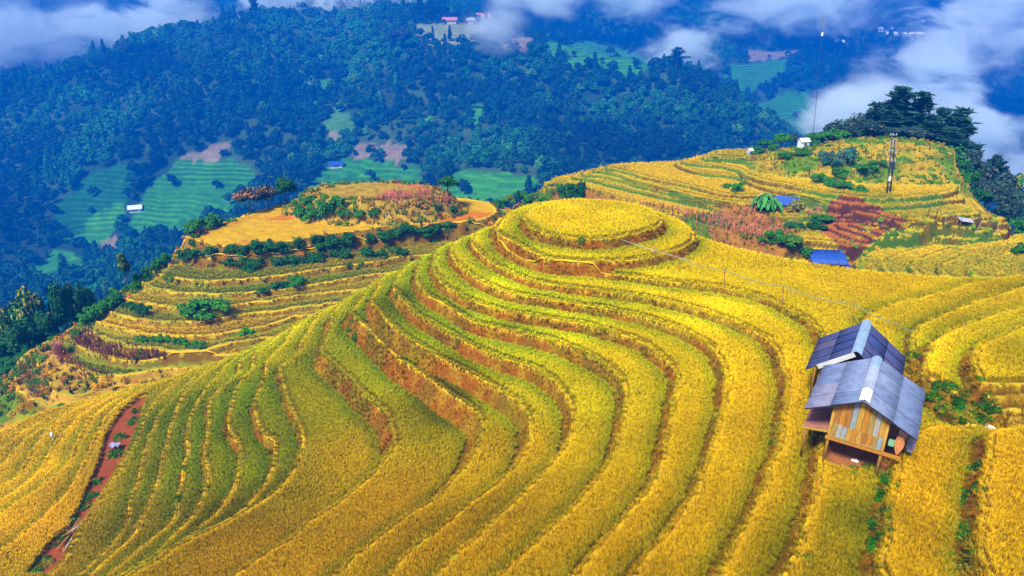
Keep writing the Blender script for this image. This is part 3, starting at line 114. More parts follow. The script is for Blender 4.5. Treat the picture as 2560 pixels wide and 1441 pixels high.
PLANTS = [(60.43,109,-10.28,12.83,9.85,'pine','tallest dark pine in the middle of the grove behind the knoll','pines of the grove on the right hill'),(63.15,108,-10.97,12.68,9.18,'pine','second tallest dark pine just right of the tallest one','pines of the grove on the right hill'),(67.39,109,-14.8,14.11,8.1,'pine','dark pine between the tall pair and the right outer pine','pines of the grove on the right hill'),(67.18,104,-13.37,13.26,8.92,'pine','outer dark pine at the right end of the grove,open layered branches','pines of the grove on the right hill'),(58.98,113,-14.13,13.62,8.05,'pine','pale green pine top at the left of the tallest pine','pines of the grove on the right hill'),(62.62,103,-6.32,4.27,7.72,'pine','lower dark pine in front of the tall pair','pines of the grove on the right hill'),(63.88,100,-6.23,3.63,7.52,'pine','low dark pine under the right outer pine','pines of the grove on the right hill'),(57.79,106,-6.99,6.12,7.89,'pine','lower dark pine in front and left of the tallest pine','pines of the grove on the right hill'),(54.95,110,-10.59,8.4,6.0,'round_dark','round dark tree with pinkish top left of the pines','trees of the grove on the right hill'),(52.01,109,-9.68,6.65,5.03,'round_dark','dark tree at the left end of the grove','trees of the grove on the right hill'),(54.76,105,-6.44,4.06,4.84,'round_dark','dark round tree in front of the pale pine top','trees of the grove on the right hill'),(57.33,103,-5.6,2.49,3.58,'round_dark','small round dark tree with pale top behind the twin poles','trees of the grove on the right hill'),(50.19,107,-6.92,2.88,4.34,'round_green','green tree at the left foot of the grove','trees of the grove on the right hill'),(48.6,107,-6.93,2.09,3.11,'round_yellow','yellow green bush right of the white shed','trees of the grove on the right hill'),(46.88,106,-7.1,2.62,2.77,'round_green','dark green bush touching the white shed','trees of the grove on the right hill'),(59.02,101,-4.95,2.18,4.68,'round_dark','dark tree under the second tallest pine','trees of the grove on the right hill'),(64.77,97,-9.27,4.15,4.55,'round_dark','dark tree below the outer pine on the right slope','trees of the grove on the right hill'),(69.34,97,-14.91,9.16,3.0,'pine_small','small lone pine with a round head on the right slope',None),(67.29,96,-13.29,6.78,4.02,'round_dark','dark tree under the small lone pine','trees on the right slope'),(69.2,94,-15.72,7.93,4.25,'round_dark','dark tree farther down the right slope','trees on the right slope'),(70.9,92,-17.66,8.07,4.2,'round_dark','dark tree at the right edge above the last terrace','trees on the right slope'),(65.66,91,-13.75,5.55,3.86,'round_dark','dark tree beside the last rounded terraces','trees on the right slope'),(72.04,96,-17.52,8.81,2.88,'round_yellow','yellowish topped tree at the upper right slope edge','trees on the right slope'),(64.54,93,-11.93,3.82,3.37,'round_dark','dark bushy tree right of the bare corner plot','trees on the right slope'),(66.73,89,-15.29,4.56,3.27,'round_dark','dark bush above the rounded terrace end','trees on the right slope'),(67.6,86,-16.45,4.67,3.18,'round_green','green bush on the right edge at the terrace end','trees on the right slope'),(65.3,97,-10.37,3.93,3.18,'round_dark','dark bush on the knoll right shoulder','trees on the right slope'),(41.64,105.73,-7.0,2.5,2.48,'round_green','green bush on the skyline left of the white shed',None),(43.45,106.28,-6.99,2.41,2.37,'round_dark','dark bush on the skyline touching the shed left side',None),(39.14,105.66,-7.05,1.64,2.48,'round_green','round green bush with pale flowers on the skyline',None),(36.69,102.75,-6.99,1.23,3.02,'shrub_green','low green shrub right of the small grey hut',None),(39.73,103.89,-6.87,1.12,2.68,'shrub_green','low green shrub below the skyline bushes',None),(39.17,97.11,-6.44,0.94,2.29,'shrub_green','flat green shrub under the orange plot',None),(41.31,96.52,-5.91,1.16,2.5,'shrub_green','green shrub below the white shed',None),(42.7,92.31,-6.51,2.46,2.18,'shrub_blue','left one of two blue green bushes on the knoll',None),(45.31,92.21,-6.09,2.57,2.61,'shrub_blue','right one of two blue green bushes on the knoll',None),(43.71,91.56,-6.59,1.67,1.63,'shrub_blue','small blue green bush between the two larger ones',None),(40.69,88.12,-8.05,1.63,2.42,'shrub_green','leftmost bush of the hedge at the foot of the knoll',None),(41.27,86.06,-8.05,1.49,2.27,'shrub_green','second bush of the hedge at the foot of the knoll',None),(42.58,85.3,-8.05,1.27,2.25,'shrub_green','third bush of the hedge at the foot of the knoll',None),(43.94,84.48,-8.05,1.05,2.23,'shrub_green','low right end of the hedge at the foot of the knoll',None),(47.13,90.21,-6.76,1.21,2.68,'shrub_green','green clump in the middle of the knoll corn',None),(49.38,90.66,-6.27,1.1,2.15,'shrub_green','green clump in the knoll corn near the twin poles',None),(43.93,90.59,-7.43,1.22,2.16,'shrub_green','green clump under the blue green bushes',None),(29.92,88.59,-9.25,1.54,2.34,'shrub_green','green bush on the bare spot of the yellow field',None),(29.2,91.09,-9.25,0.68,2.18,'shrub_green','flat green plant left of the field bush',None),(7.99,98.19,-12.66,2.46,2.72,'shrub_green','left one of two green bushes behind the round summit',None),(9.97,97.29,-12.35,2.55,2.93,'shrub_dark','right darker one of two bushes behind the round summit',None),(2.54,99.87,-14.15,2.14,2.42,'shrub_green','green bush left behind the round summit',None),(4.27,98.17,-13.3,0.86,1.78,'shrub_green','low green bush just left of the summit rice',None),(-0.31,100.99,-15.35,2.48,2.45,'round_yellow','yellow flowered shrub in the saddle left of the summit',None),(-2.15,101.42,-15.35,1.87,2.09,'shrub_green','green shrub in the saddle beside the left hill',None),(1.27,104.76,-15.42,2.24,1.9,'shrub_dark','dark shrub in the saddle under the pink plot',None),(32.17,73.55,-12.29,2.15,2.02,'round_yellow','cream flowering shrub at the left of the bright blue roof',None),(33.45,73.24,-12.49,1.17,1.55,'shrub_green','green bush touching the bright blue roof',None),(30.55,74.72,-11.5,1.67,2.31,'shrub_green','green bush on the slope above the near rice',None),(29.08,75.22,-11.43,0.59,1.86,'shrub_green','flat green bush at the rice edge below the corn',None),(36.52,79.32,-11.25,1.33,2.92,'shrub_dark','dark green thicket left of the red plots',None),(34.57,79.32,-11.25,0.92,2.43,'shrub_dark','dark green thicket below the banana plants',None),(35.05,81.22,-11.25,0.73,1.79,'shrub_yellow','bright yellow bush below the banana plants',None),(34.11,84.14,-10.25,0.75,1.74,'shrub_yellow','yellow bush under the blue roof beside the bananas',None),(33.15,83.93,-10.48,1.38,1.73,'shrub_dark','dark bush between the bananas and the blue roof',None),(35.79,83.58,-10.28,1.91,2.03,'shrub_yellow','olive bush right of the hidden blue roof',None),(38.73,81.32,-10.68,0.73,2.48,'shrub_green','low green hedge above the red plots',None),(51.66,65.44,-9.65,1.57,1.23,'shrub_green','green bush at the right edge above the brown plot',None),(63.26,97,-7.55,3.07,3.44,'shrub_green','uppermost green bush on the right edge of the knoll','bushes on the right edge of the knoll'),(63.42,95,-8.31,2.6,3.39,'shrub_dark','second bush down the right edge of the knoll','bushes on the right edge of the knoll'),(63.49,93,-9.48,2.57,3.35,'shrub_green','third bush down the right edge of the knoll','bushes on the right edge of the knoll'),(62.96,90,-11.26,2.4,3.27,'shrub_dark','lowest bush on the right edge of the knoll beside the bare plot','bushes on the right edge of the knoll'),(-37.67,94.97,-14.05,3.69,3.58,'round_orange','left one of two dark trees with orange blossom on the left hill',None),(-35.93,97.42,-14.06,3.57,3.55,'round_orange','right one of two dark trees with orange blossom on the left hill',None),(-34.1,99.97,-14.05,3.85,3.51,'round_green2','dark green round tree between the blossom trees and the mound',None),(-9.33,96.89,-11.97,2.56,3.27,'round_dark2','dark flat topped tree standing behind the left mound',None),(-41.86,85.85,-14.05,1.98,2.75,'shrub_green','green shrub at the left end of the stubble field',None),(-41.01,87.91,-14.05,1.91,2.37,'shrub_green','green shrub on the back edge of the stubble field',None),(-40.16,89.16,-14.05,1.84,1.86,'shrub_green','low green shrub farther along the stubble field edge',None),(-29.61,91.94,-13.74,2.58,2.47,'shrub_green','green bush at the left foot of the mound',None),(-27.63,90.83,-13.81,2.56,2.66,'shrub_green','second green bush on the mound left flank',None),(-25.69,90.59,-13.3,2.66,2.76,'shrub_green','third green bush higher on the mound left flank',None),(-24.0,90.99,-11.98,1.72,2.54,'shrub_green','green bush at the mound top left',None),(-28.64,92.74,-12.24,1.52,2.58,'shrub_green','green bush at the mound upper left edge',None),(-23.1,90.27,-12.9,1.03,1.98,'shrub_green','low bush in the middle of the mound front',None),(-20.85,90.08,-12.86,1.03,1.97,'shrub_green','second low bush in the middle of the mound front',None),(-18.77,90.12,-12.81,1.03,1.65,'shrub_green','third low bush in the middle of the mound front',None),(-8.57,94.0,-13.49,0.95,1.71,'shrub_dark','dark bush at the right end of the mound',None),(-10.17,93.05,-12.89,0.82,1.47,'shrub_dark','small dark bush near the right end of the mound',None),(-34.27,69.3,-18.35,2.49,4.49,'shrub_green','large green bush on the middle terraces of the left hill',None),(-36.09,69.47,-18.3,1.49,2.25,'shrub_green','smaller green bush beside the large terrace bush',None),(-25.83,76.01,-17.25,1.15,3.09,'shrub_green','flat green bush on a terrace under the shrub rows',None),(-28.09,74.76,-17.25,0.93,2.38,'shrub_dark','dark flat bush left of the flat green bush',None),(-29.28,73.27,-17.35,0.71,2.06,'shrub_dark','low dark bush on the terrace edge below',None),(-29.14,66.55,-19.44,1.18,1.22,'shrub_bright','small bright green bush at the crest of the near hill',None),(-24.39,83.82,-15.36,1.24,2.34,'shrub_dark','leftmost dark green shrub in the upper hedge row below the stubble field','upper hedge row of the left hill'),(-22.45,84.8,-15.2,1.01,2.6,'shrub_dark','second dark green shrub in the upper hedge row below the stubble field','upper hedge row of the left hill'),(-21.23,85.47,-15.29,1.68,2.25,'shrub_dark','third dark green shrub in the upper hedge row below the stubble field','upper hedge row of the left hill'),(-19.02,86.38,-15.32,1.45,1.95,'shrub_dark','fourth dark green shrub in the upper hedge row below the stubble field','upper hedge row of the left hill'),(-17.55,86.89,-15.4,1.38,2.56,'shrub_dark','fifth dark green shrub in the upper hedge row below the stubble field','upper hedge row of the left hill'),(-15.83,87.81,-15.16,1.55,2.42,'shrub_dark','sixth dark green shrub in the upper hedge row below the stubble field','upper hedge row of the left hill'),(-14.48,88.27,-15.03,1.63,2.31,'shrub_dark','seventh dark green shrub in the upper hedge row below the stubble field','upper hedge row of the left hill'),(-12.29,88.91,-15.25,1.53,2.79,'shrub_dark','eighth dark green shrub in the upper hedge row below the stubble field','upper hedge row of the left hill'),(-10.89,89.62,-15.22,1.36,2.83,'shrub_dark','ninth dark green shrub in the upper hedge row below the stubble field','upper hedge row of the left hill'),(-8.54,90.23,-14.84,1.14,2.09,'shrub_dark','rightmost dark green shrub in the upper hedge row below the stubble field','upper hedge row of the left hill'),(-40.97,80.75,-15.69,1.49,1.89,'shrub_dark','leftmost dark green shrub in the long hedge row along the middle of the left hill','long hedge row of the left hill'),(-39.41,80.34,-15.37,1.29,2.13,'shrub_dark','second dark green shrub in the long hedge row along the middle of the left hill','long hedge row of the left hill'),(-37.35,80.02,-15.2,1.51,2.43,'shrub_dark','third dark green shrub in the long hedge row along the middle of the left hill','long hedge row of the left hill'),(-35.17,79.95,-14.97,1.5,1.74,'shrub_dark','fourth dark green shrub in the long hedge row along the middle of the left hill','long hedge row of the left hill'),(-33.43,80.21,-14.9,1.67,2.11,'shrub_dark','fifth dark green shrub in the long hedge row along the middle of the left hill','long hedge row of the left hill'),(-31.94,80.78,-14.67,1.62,2.13,'shrub_dark','sixth dark green shrub in the long hedge row along the middle of the left hill','long hedge row of the left hill'),(-30.73,81.22,-14.69,1.64,2.52,'shrub_dark','seventh dark green shrub in the long hedge row along the middle of the left hill','long hedge row of the left hill'),(-29.24,81.57,-14.88,1.34,1.76,'shrub_dark','eighth dark green shrub in the long hedge row along the middle of the left hill','long hedge row of the left hill'),(-27.42,82.41,-14.96,1.68,1.68,'shrub_dark','ninth dark green shrub in the long hedge row along the middle of the left hill','long hedge row of the left hill'),(-25.52,83.62,-14.89,1.59,1.97,'shrub_dark','tenth dark green shrub in the long hedge row along the middle of the left hill','long hedge row of the left hill'),(-23.54,84.34,-15.23,1.45,2.61,'shrub_dark','rightmost dark green shrub in the long hedge row along the middle of the left hill','long hedge row of the left hill'),(-35.04,78.95,-16.32,1.46,1.94,'shrub_dark','leftmost dark green shrub in the lower hedge row of the left hill','lower hedge row of the left hill'),(-33.32,79.02,-16.27,1.46,2.08,'shrub_dark','second dark green shrub in the lower hedge row of the left hill','lower hedge row of the left hill'),(-31.74,79.3,-16.38,1.26,2.95,'shrub_dark','third dark green shrub in the lower hedge row of the left hill','lower hedge row of the left hill'),(-29.18,80.21,-16.33,1.37,2.5,'shrub_dark','fourth dark green shrub in the lower hedge row of the left hill','lower hedge row of the left hill'),(-27.79,80.84,-16.49,1.45,2.63,'shrub_dark','fifth dark green shrub in the lower hedge row of the left hill','lower hedge row of the left hill'),(-25.77,81.63,-16.55,1.37,2.76,'shrub_dark','sixth dark green shrub in the lower hedge row of the left hill','lower hedge row of the left hill'),(-24.78,82.07,-16.55,1.77,2.55,'shrub_dark','seventh dark green shrub in the lower hedge row of the left hill','lower hedge row of the left hill'),(-22.68,82.89,-16.55,1.38,2.64,'shrub_dark','eighth dark green shrub in the lower hedge row of the left hill','lower hedge row of the left hill'),(-21.32,82.72,-16.55,1.53,2.05,'shrub_dark','ninth dark green shrub in the lower hedge row of the left hill','lower hedge row of the left hill'),(-18.83,83.53,-16.55,1.58,2.4,'shrub_dark','tenth dark green shrub in the lower hedge row of the left hill','lower hedge row of the left hill'),(-16.83,83.81,-16.55,1.1,2.08,'shrub_dark','eleventh dark green shrub in the lower hedge row of the left hill','lower hedge row of the left hill'),(-14.94,84.08,-16.55,1.27,2.53,'shrub_dark','rightmost dark green shrub in the lower hedge row of the left hill','lower hedge row of the left hill'),(-39.71,65.35,-19.35,0.81,1.21,'shrub_green','leftmost green bush in the short trimmed hedge low on the left hill','short low hedge of the left hill'),(-38.88,65.2,-19.42,0.78,1.25,'shrub_green','second green bush in the short trimmed hedge low on the left hill','short low hedge of the left hill'),(-37.77,65.2,-19.43,0.9,1.46,'shrub_green','third green bush in the short trimmed hedge low on the left hill','short low hedge of the left hill'),(-37.02,64.97,-19.44,1.0,1.17,'shrub_green','fourth green bush in the short trimmed hedge low on the left hill','short low hedge of the left hill'),(-36.04,64.65,-19.45,0.95,1.08,'shrub_green','fifth green bush in the short trimmed hedge low on the left hill','short low hedge of the left hill'),(-34.98,64.44,-19.45,1.01,1.27,'shrub_green','sixth green bush in the short trimmed hedge low on the left hill','short low hedge of the left hill'),(-33.72,64.22,-19.45,0.79,1.39,'shrub_green','seventh green bush in the short trimmed hedge low on the left hill','short low hedge of the left hill'),(-32.66,63.84,-19.45,0.74,1.08,'shrub_green','rightmost green bush in the short trimmed hedge low on the left hill','short low hedge of the left hill'),(-46.48,73.05,-18.35,1.31,1.77,'shrub_dark','leftmost dark bush on the rim of the left hill terraces','rim bushes of the left hill'),(-45.57,72.4,-18.35,1.3,1.62,'shrub_dark','second dark bush on the rim of the left hill terraces','rim bushes of the left hill'),(-44.08,71.36,-18.35,0.91,1.37,'shrub_dark','third dark bush on the rim of the left hill terraces','rim bushes of the left hill'),(-43.04,70.66,-18.35,1.02,1.44,'shrub_dark','fourth dark bush on the rim of the left hill terraces','rim bushes of the left hill'),(-42.21,70.06,-18.35,1.33,1.26,'shrub_dark','fifth dark bush on the rim of the left hill terraces','rim bushes of the left hill'),(-41.26,69.19,-18.35,1.3,1.79,'shrub_dark','rightmost dark bush on the rim of the left hill terraces','rim bushes of the left hill'),(-43.75,80.77,-16.55,1.93,1.37,'shrub_green','leftmost green shrub among the orange growth on the left flank','flank shrubs of the left hill'),(-44.23,79.79,-16.55,1.4,1.56,'shrub_green','second green shrub among the orange growth on the left flank','flank shrubs of the left hill'),(-44.35,78.86,-16.55,1.11,1.24,'shrub_green','third green shrub among the orange growth on the left flank','flank shrubs of the left hill'),(-45.14,78.29,-17.25,1.57,1.22,'shrub_green','fourth green shrub among the orange growth on the left flank','flank shrubs of the left hill'),(-45.62,77.24,-17.66,1.55,1.77,'shrub_green','fifth green shrub among the orange growth on the left flank','flank shrubs of the left hill'),(-45.75,75.94,-17.8,0.95,1.65,'shrub_green','rightmost green shrub among the orange growth on the left flank','flank shrubs of the left hill'),(-46.43,73.48,-18.35,1.68,1.76,'shrub_green','leftmost green shrub lower down the left flank beside the terraces','lower flank shrubs of the left hill'),(-46.23,71.63,-18.35,1.61,1.58,'shrub_green','second green shrub lower down the left flank beside the terraces','lower flank shrubs of the left hill'),(-46.34,70.69,-18.41,1.49,1.89,'shrub_green','third green shrub lower down the left flank beside the terraces','lower flank shrubs of the left hill'),(-47.23,70.83,-18.84,1.55,1.93,'shrub_green','fourth green shrub lower down the left flank beside the terraces','lower flank shrubs of the left hill'),(-47.15,69.59,-18.94,1.82,1.89,'shrub_green','fifth green shrub lower down the left flank beside the terraces','lower flank shrubs of the left hill'),(-48.17,69.54,-19.45,1.61,1.94,'shrub_green','rightmost green shrub lower down the left flank beside the terraces','lower flank shrubs of the left hill'),(-60.91,78,-31.27,12.53,4.25,'round_yellow2','tall yellow green tree standing at the upper left below the flank','trees below the left flank'),(-58.19,80,-30.07,11.47,3.3,'round_green2','green tree right of the tall yellow green one','trees below the left flank'),(-64.31,78,-33.42,11.85,4.08,'round_yellow2','yellow green tree at the left frame edge','trees below the left flank'),(-59.47,74,-28.63,7.39,4.1,'round_green2','dark green tree below the tall yellow green one','trees below the left flank'),(-57.97,76,-28.45,7.45,3.18,'round_green2','green tree touching the corn terraces','trees below the left flank'),(-62.21,74,-30.6,7.0,4.15,'round_green2','dark tree at the left frame edge halfway down','trees below the left flank'),(-61.0,72,-29.07,3.03,3.42,'round_green2','dark green tree beside the bottom corn rows','trees below the left flank'),(-61.24,70,-28.63,2.89,3.37,'round_green2','dark tree at the left edge just above the near hill','trees below the left flank'),(-57.36,69,-25.41,2.09,2.94,'round_green2','dark green bush at the foot of the corn rows','trees below the left flank'),(-58.18,77,-28.93,7.32,2.01,'round_yellow2','small yellow bush beside the corn terraces','trees below the left flank'),(-56.45,82,-29.63,10.07,2.63,'round_green2','green tree at the top of the lower flank','trees below the left flank'),(-46.39,76.05,-17.8,4.59,1.45,'round_yellow2','slim yellow flowered tree sticking out of the left flank','trees below the left flank'),(-59.3,84,-32.38,12.03,2.36,'round_yellow2','yellow green bush behind the flank','trees below the left flank'),(-55.04,68,-23.51,1.4,2.33,'round_green2','low dark bush at the lowest corner of the left hill','trees below the left flank')]
HOSE_POLES = [(9.24,41.21,-0.97,1.05),(10.54,40.0,-1.35,1.1),(12.7,37.5,-1.35,1.25),(15.17,34.88,-1.36,1.3),(18.03,32.49,-1.35,1.55),(19.35,30.61,-1.05,0.8)]
HOSE_ENDS = [(7.25,42.96,-0.24),(20.0,30.38,-0.83)]
FENCE_POSTS = [(48.08,80.22,-8.89,0.5),(47.65,75.25,-8.63,1.6),(48.03,74.36,-8.67,1.5),(49.13,74.19,-8.91,1.4),(50.22,73.27,-9.24,1.2),(52.2,73.17,-9.56,1.7),(55.12,74.02,-10.0,1.0)]
SPOTS = {'pole': (47.22,83.34,-8.0),'mast': (47.5,108.0,-9.0),'shed': (43.822586087894145,103.0,-6.037673319430313),'hut': (35.596272871501604,102.0,-6.854827491478845),'banana': (31.99,83.79,-10.5),'blue_house': (34.74,84.51,-10.1),'blue_roof': (35.40220355250391,72,-12.51257053240255),'shelter': (51.14,73.7,-9.1),'bag': (-32.81,40.67,-14.7),'cloth': (-26.79,38.2,-13.25),'boards': (-24.77,30.0,-13.25),'stone': (18.64,22.34,-0.93),'stook': (-48.31,64.28,-20.99),'scrap': (12.83,20.98,-1.35)}
FAR_HOUSES = [(-240.7,421.5,-110.8,7,5,4,'pale','small hut with a pale roof on the green terraces at left'),(-117.8,454.3,-89.9,8,5,4,'blue','small hut with a blue roof beside the central green terraces'),(-36.0,750.1,-7.2,22,10,8,'red','pink roofed long house at the top centre'),(-56.5,666.9,-6.2,11,7,5,'red','small red roofed house left of the pink roofed long house'),(-26.0,766.3,-10.1,14,8,6,'red','low red roofed house right of the pink roofed long house'),(-43.6,711.9,-7.6,12,7,5,'grey','small grey roofed house among the pink roofs'),(428.0,946.4,-41.2,9,7,6,'pale','small white house on the far right slope'),(520.4,970.1,-31.6,40,8,5,'pale','long white building in the far village'),(575.2,1041.3,-20.0,16,8,6,'grey','grey house at the top of the far village'),(501.9,983.3,-26.1,16,8,5,'grey','grey house at the left of the far village'),(637.4,1009.9,-37.6,34,9,6,'red','long red roofed building in the mist at upper right'),(649.9,992.0,-43.9,18,8,5,'pale','small white house below the long red roof')]
FAR_TREES = [(-66.8,613.6,-21.6,16,'conifer','left one of two lone pines on the pale field'),(-52.8,616.8,-19.2,14,'conifer','right one of two lone pines on the pale field'),(-83.8,668.3,-2.8,30,'conifer','tall pine on the skyline left of the pink roofs'),(-74.4,676.4,-1.7,28,'conifer','second tall pine on the skyline left of the pink roofs'),(63.5,1016.0,-2.6,34,'conifer','tall pine on the skyline at top centre right'),(131.2,570.2,-39.6,20,'layered','layered pine standing over the end of the green ridge'),(202.7,784.4,-62.0,24,'layered','broad tree crown at the end of the green ridge'),(-100.1,612.6,-24.1,16,'round','round tree at the left end of the pale field'),(-89.3,608.6,-23.2,16,'round','round tree beside the pale field'),(-237.0,678.5,-4.5,30,'conifer','pine on the ridge under the left cloud'),(-349.7,618.1,-34.2,18,'conifer','pine on the left ridge crest'),(-324.1,604.1,-33.8,18,'round','round tree at the right end of the left ridge crest')]

# ---------------------------------------------------------------- numbers and noise
RNG = np.random.default_rng(7)
_T = np.random.default_rng(3).random((256, 256))

def vnoise(x, y, seed=0):
    x = np.asarray(x, float) + 17.3 * seed; y = np.asarray(y, float) + 9.1 * seed
    xi = np.floor(x).astype(int); yi = np.floor(y).astype(int)
    fx = x - xi; fy = y - yi
    fx = fx * fx * (3 - 2 * fx); fy = fy * fy * (3 - 2 * fy)
    a = _T[xi & 255, yi & 255]; b = _T[(xi + 1) & 255, yi & 255]
    c = _T[xi & 255, (yi + 1) & 255]; d = _T[(xi + 1) & 255, (yi + 1) & 255]
    return (a * (1 - fx) + b * fx) * (1 - fy) + (c * (1 - fx) + d * fx) * fy

def fbm(x, y, oct=4, seed=0):
    s = 0.0; a = 0.5; n = 0.0
    for k in range(oct):
        s = s + a * vnoise(x * 2 ** k, y * 2 ** k, seed + k); n += a; a *= 0.5
    return s / n

def sstep(a, b, v):
    t = np.clip((v - a) / (b - a), 0, 1)
    return t * t * (3 - 2 * t)

def smooth_ring(r, n=2):
    """round the corners of a closed outline (Chaikin)"""
    p = np.array(r, float)
    for _ in range(n):
        q = np.roll(p, -1, 0)
        a = p * 0.75 + q * 0.25; b = p * 0.25 + q * 0.75
        p = np.empty((len(a) * 2, 2)); p[0::2] = a; p[1::2] = b
    return p

def ragged(ring, step, amp):
    """even spacing and a hand-dug unevenness along an outline"""
    q = np.roll(ring, -1, 0); L = np.hypot(*(q - ring).T); out = []
    for a, b, l in zip(ring, q, L):
        n = max(1, int(l / step)) if l < 12 else 1
        t = np.arange(n)[:, None] / n; out.append(a * (1 - t) + b * t)
    p = np.vstack(out)
    return p + amp * np.column_stack([fbm(p[:, 0] * .9, p[:, 1] * .9, 3, 1) - .5, fbm(p[:, 0] * .9, p[:, 1] * .9, 3, 8) - .5])

def inside(ring, X, Y):
    """even-odd test of points"""
    X = np.asarray(X, float); Y = np.asarray(Y, float)
    r = np.asarray(ring, float); res = np.zeros(X.shape, bool)
    x0, y0 = r.min(0); x1, y1 = r.max(0)
    m = (X >= x0) & (X <= x1) & (Y >= y0) & (Y <= y1)
    xs = X[m]; ys = Y[m]; c = np.zeros(xs.shape, bool)
    for (ax, ay), (bx, by) in zip(r, np.roll(r, -1, 0)):
        if ay == by: continue
        k = (ay > ys) != (by > ys)
        c ^= k & (xs < (bx - ax) * (ys - ay) / (by - ay) + ax)
    res[m] = c
    return res

class Terraces:
    """a hill of level terraces: every outline lifts the ground inside it by one step"""
    def __init__(self, lips, z0, xs, ys, reach=2.6, skirt=0.62, wobble=0.0):
        self.xs, self.ys, self.z0 = xs, ys, z0
        X, Y = np.meshgrid(xs, ys); self.X, self.Y = X, Y
        self.Z = np.full(X.shape, float(z0)); self.din = np.full(X.shape, reach); self.dout = np.full(X.shape, reach)
        self.bank = np.zeros(X.shape); self.step = np.zeros(X.shape); self.level = np.zeros(X.shape, int)
        self.rings = []
        for st, bw, r in lips:
            ring = ragged(smooth_ring(r, 2), .35, wobble); self.rings.append(ring)
            d = self._dist(ring, reach)
            ins = inside(ring, X, Y)
            s = np.where(ins, d, -d)
            t = np.clip((s + bw) / bw, 0, 1)
            self.Z += st * t
            self.level += ins
            lipz = ins & (d < self.din); self.din[lipz] = d[lipz]
            o = np.where(ins, reach, np.maximum(d - bw, 0)); self.dout = np.minimum(self.dout, o)
            onb = (~ins) & (d < bw)
            self.bank = np.where(onb, 1.0, self.bank); self.step = np.where(onb & (st > self.step), st, self.step)
        allin = self.level > 0
        self.outside = ~allin
        # beyond the lowest outline the hillside falls away
        far = self._far(allin)
        self.Z -= skirt * far
        self.far = far

    def _dist(self, ring, reach):
        xs, ys = self.xs, self.ys
        D = np.full((len(ys), len(xs)), reach)
        q = np.roll(ring, -1, 0)
        for (ax, ay), (bx, by) in zip(ring, q):
            i0 = np.searchsorted(xs, min(ax, bx) - reach); i1 = np.searchsorted(xs, max(ax, bx) + reach)
            j0 = np.searchsorted(ys, min(ay, by) - reach); j1 = np.searchsorted(ys, max(ay, by) + reach)
            if i0 >= i1 or j0 >= j1: continue
            dx, dy = bx - ax, by - ay; L2 = dx * dx + dy * dy + 1e-12
            gx = xs[None, i0:i1] - ax; gy = ys[j0:j1, None] - ay
            t = np.clip((gx * dx + gy * dy) / L2, 0, 1)
            d = np.hypot(gx - t * dx, gy - t * dy)
            np.minimum(D[j0:j1, i0:i1], d, out=D[j0:j1, i0:i1])
        return D

    def _far(self, allin):
        """distance from the terraced ground, by sweeping the grid"""
        hx = self.xs[1] - self.xs[0]; hy = self.ys[1] - self.ys[0]; hd = math.hypot(hx, hy)
        D = np.where(allin, 0.0, 1e4)
        for rep in range(2):
            for a in (0, 1):
                for j in range(1, D.shape[0]):
                    p = D[j - 1]
                    c = np.minimum(D[j], p + hy)
                    c[1:] = np.minimum(c[1:], p[:-1] + hd); c[:-1] = np.minimum(c[:-1], p[1:] + hd)
                    D[j] = c
                D = D[::-1]
            D = D.T; hx, hy = hy, hx
            for a in (0, 1):
                for j in range(1, D.shape[0]):
                    p = D[j - 1]
                    c = np.minimum(D[j], p + hy)
                    c[1:] = np.minimum(c[1:], p[:-1] + hd); c[:-1] = np.minimum(c[:-1], p[1:] + hd)
                    D[j] = c
                D = D[::-1]
            D = D.T; hx, hy = hy, hx
        return D

    def sample(self, F, x, y):
        xs, ys = self.xs, self.ys
        fx = np.clip((np.asarray(x, float) - xs[0]) / (xs[1] - xs[0]), 0, len(xs) - 1.001)
        fy = np.clip((np.asarray(y, float) - ys[0]) / (ys[1] - ys[0]), 0, len(ys) - 1.001)
        i = fx.astype(int); j = fy.astype(int); u = fx - i; v = fy - j
        return (F[j, i] * (1 - u) + F[j, i + 1] * u) * (1 - v) + (F[j + 1, i] * (1 - u) + F[j + 1, i + 1] * u) * v

    def z(self, x, y):
        return self.sample(self.Z, x, y)

class Slope:
    """the far valley side: a thin plate through image points set at assumed distances"""
    def __init__(self, pts):
        p = np.array(pts, float); self.P = p[:, :2]; n = len(p)
        d = np.hypot(self.P[:, None, 0] - self.P[None, :, 0], self.P[:, None, 1] - self.P[None, :, 1])
        K = np.where(d > 0, d * d * np.log(d + 1e-9), 0) + np.eye(n) * 900.0
        A = np.zeros((n + 3, n + 3)); A[:n, :n] = K
        A[:n, n] = 1; A[:n, n + 1:] = self.P; A[n, :n] = 1; A[n + 1:, :n] = self.P.T
        b = np.zeros(n + 3); b[:n] = p[:, 2]
        self.w = np.linalg.solve(A, b)
    def z(self, x, y):
        x = np.asarray(x, float); y = np.asarray(y, float); n = len(self.P)
        s = self.w[n] + self.w[n + 1] * x + self.w[n + 2] * y
        for k in range(n):
            r2 = (x - self.P[k, 0]) ** 2 + (y - self.P[k, 1]) ** 2 + 1e-9
            s = s + self.w[k] * 0.5 * r2 * np.log(r2)
        rough = sstep(180, 380, y)
        return s + rough * (30 * (fbm(x / 105, y / 105, 4, 4) - .5) + 7 * (fbm(x / 28, y / 28, 3, 5) - .5))
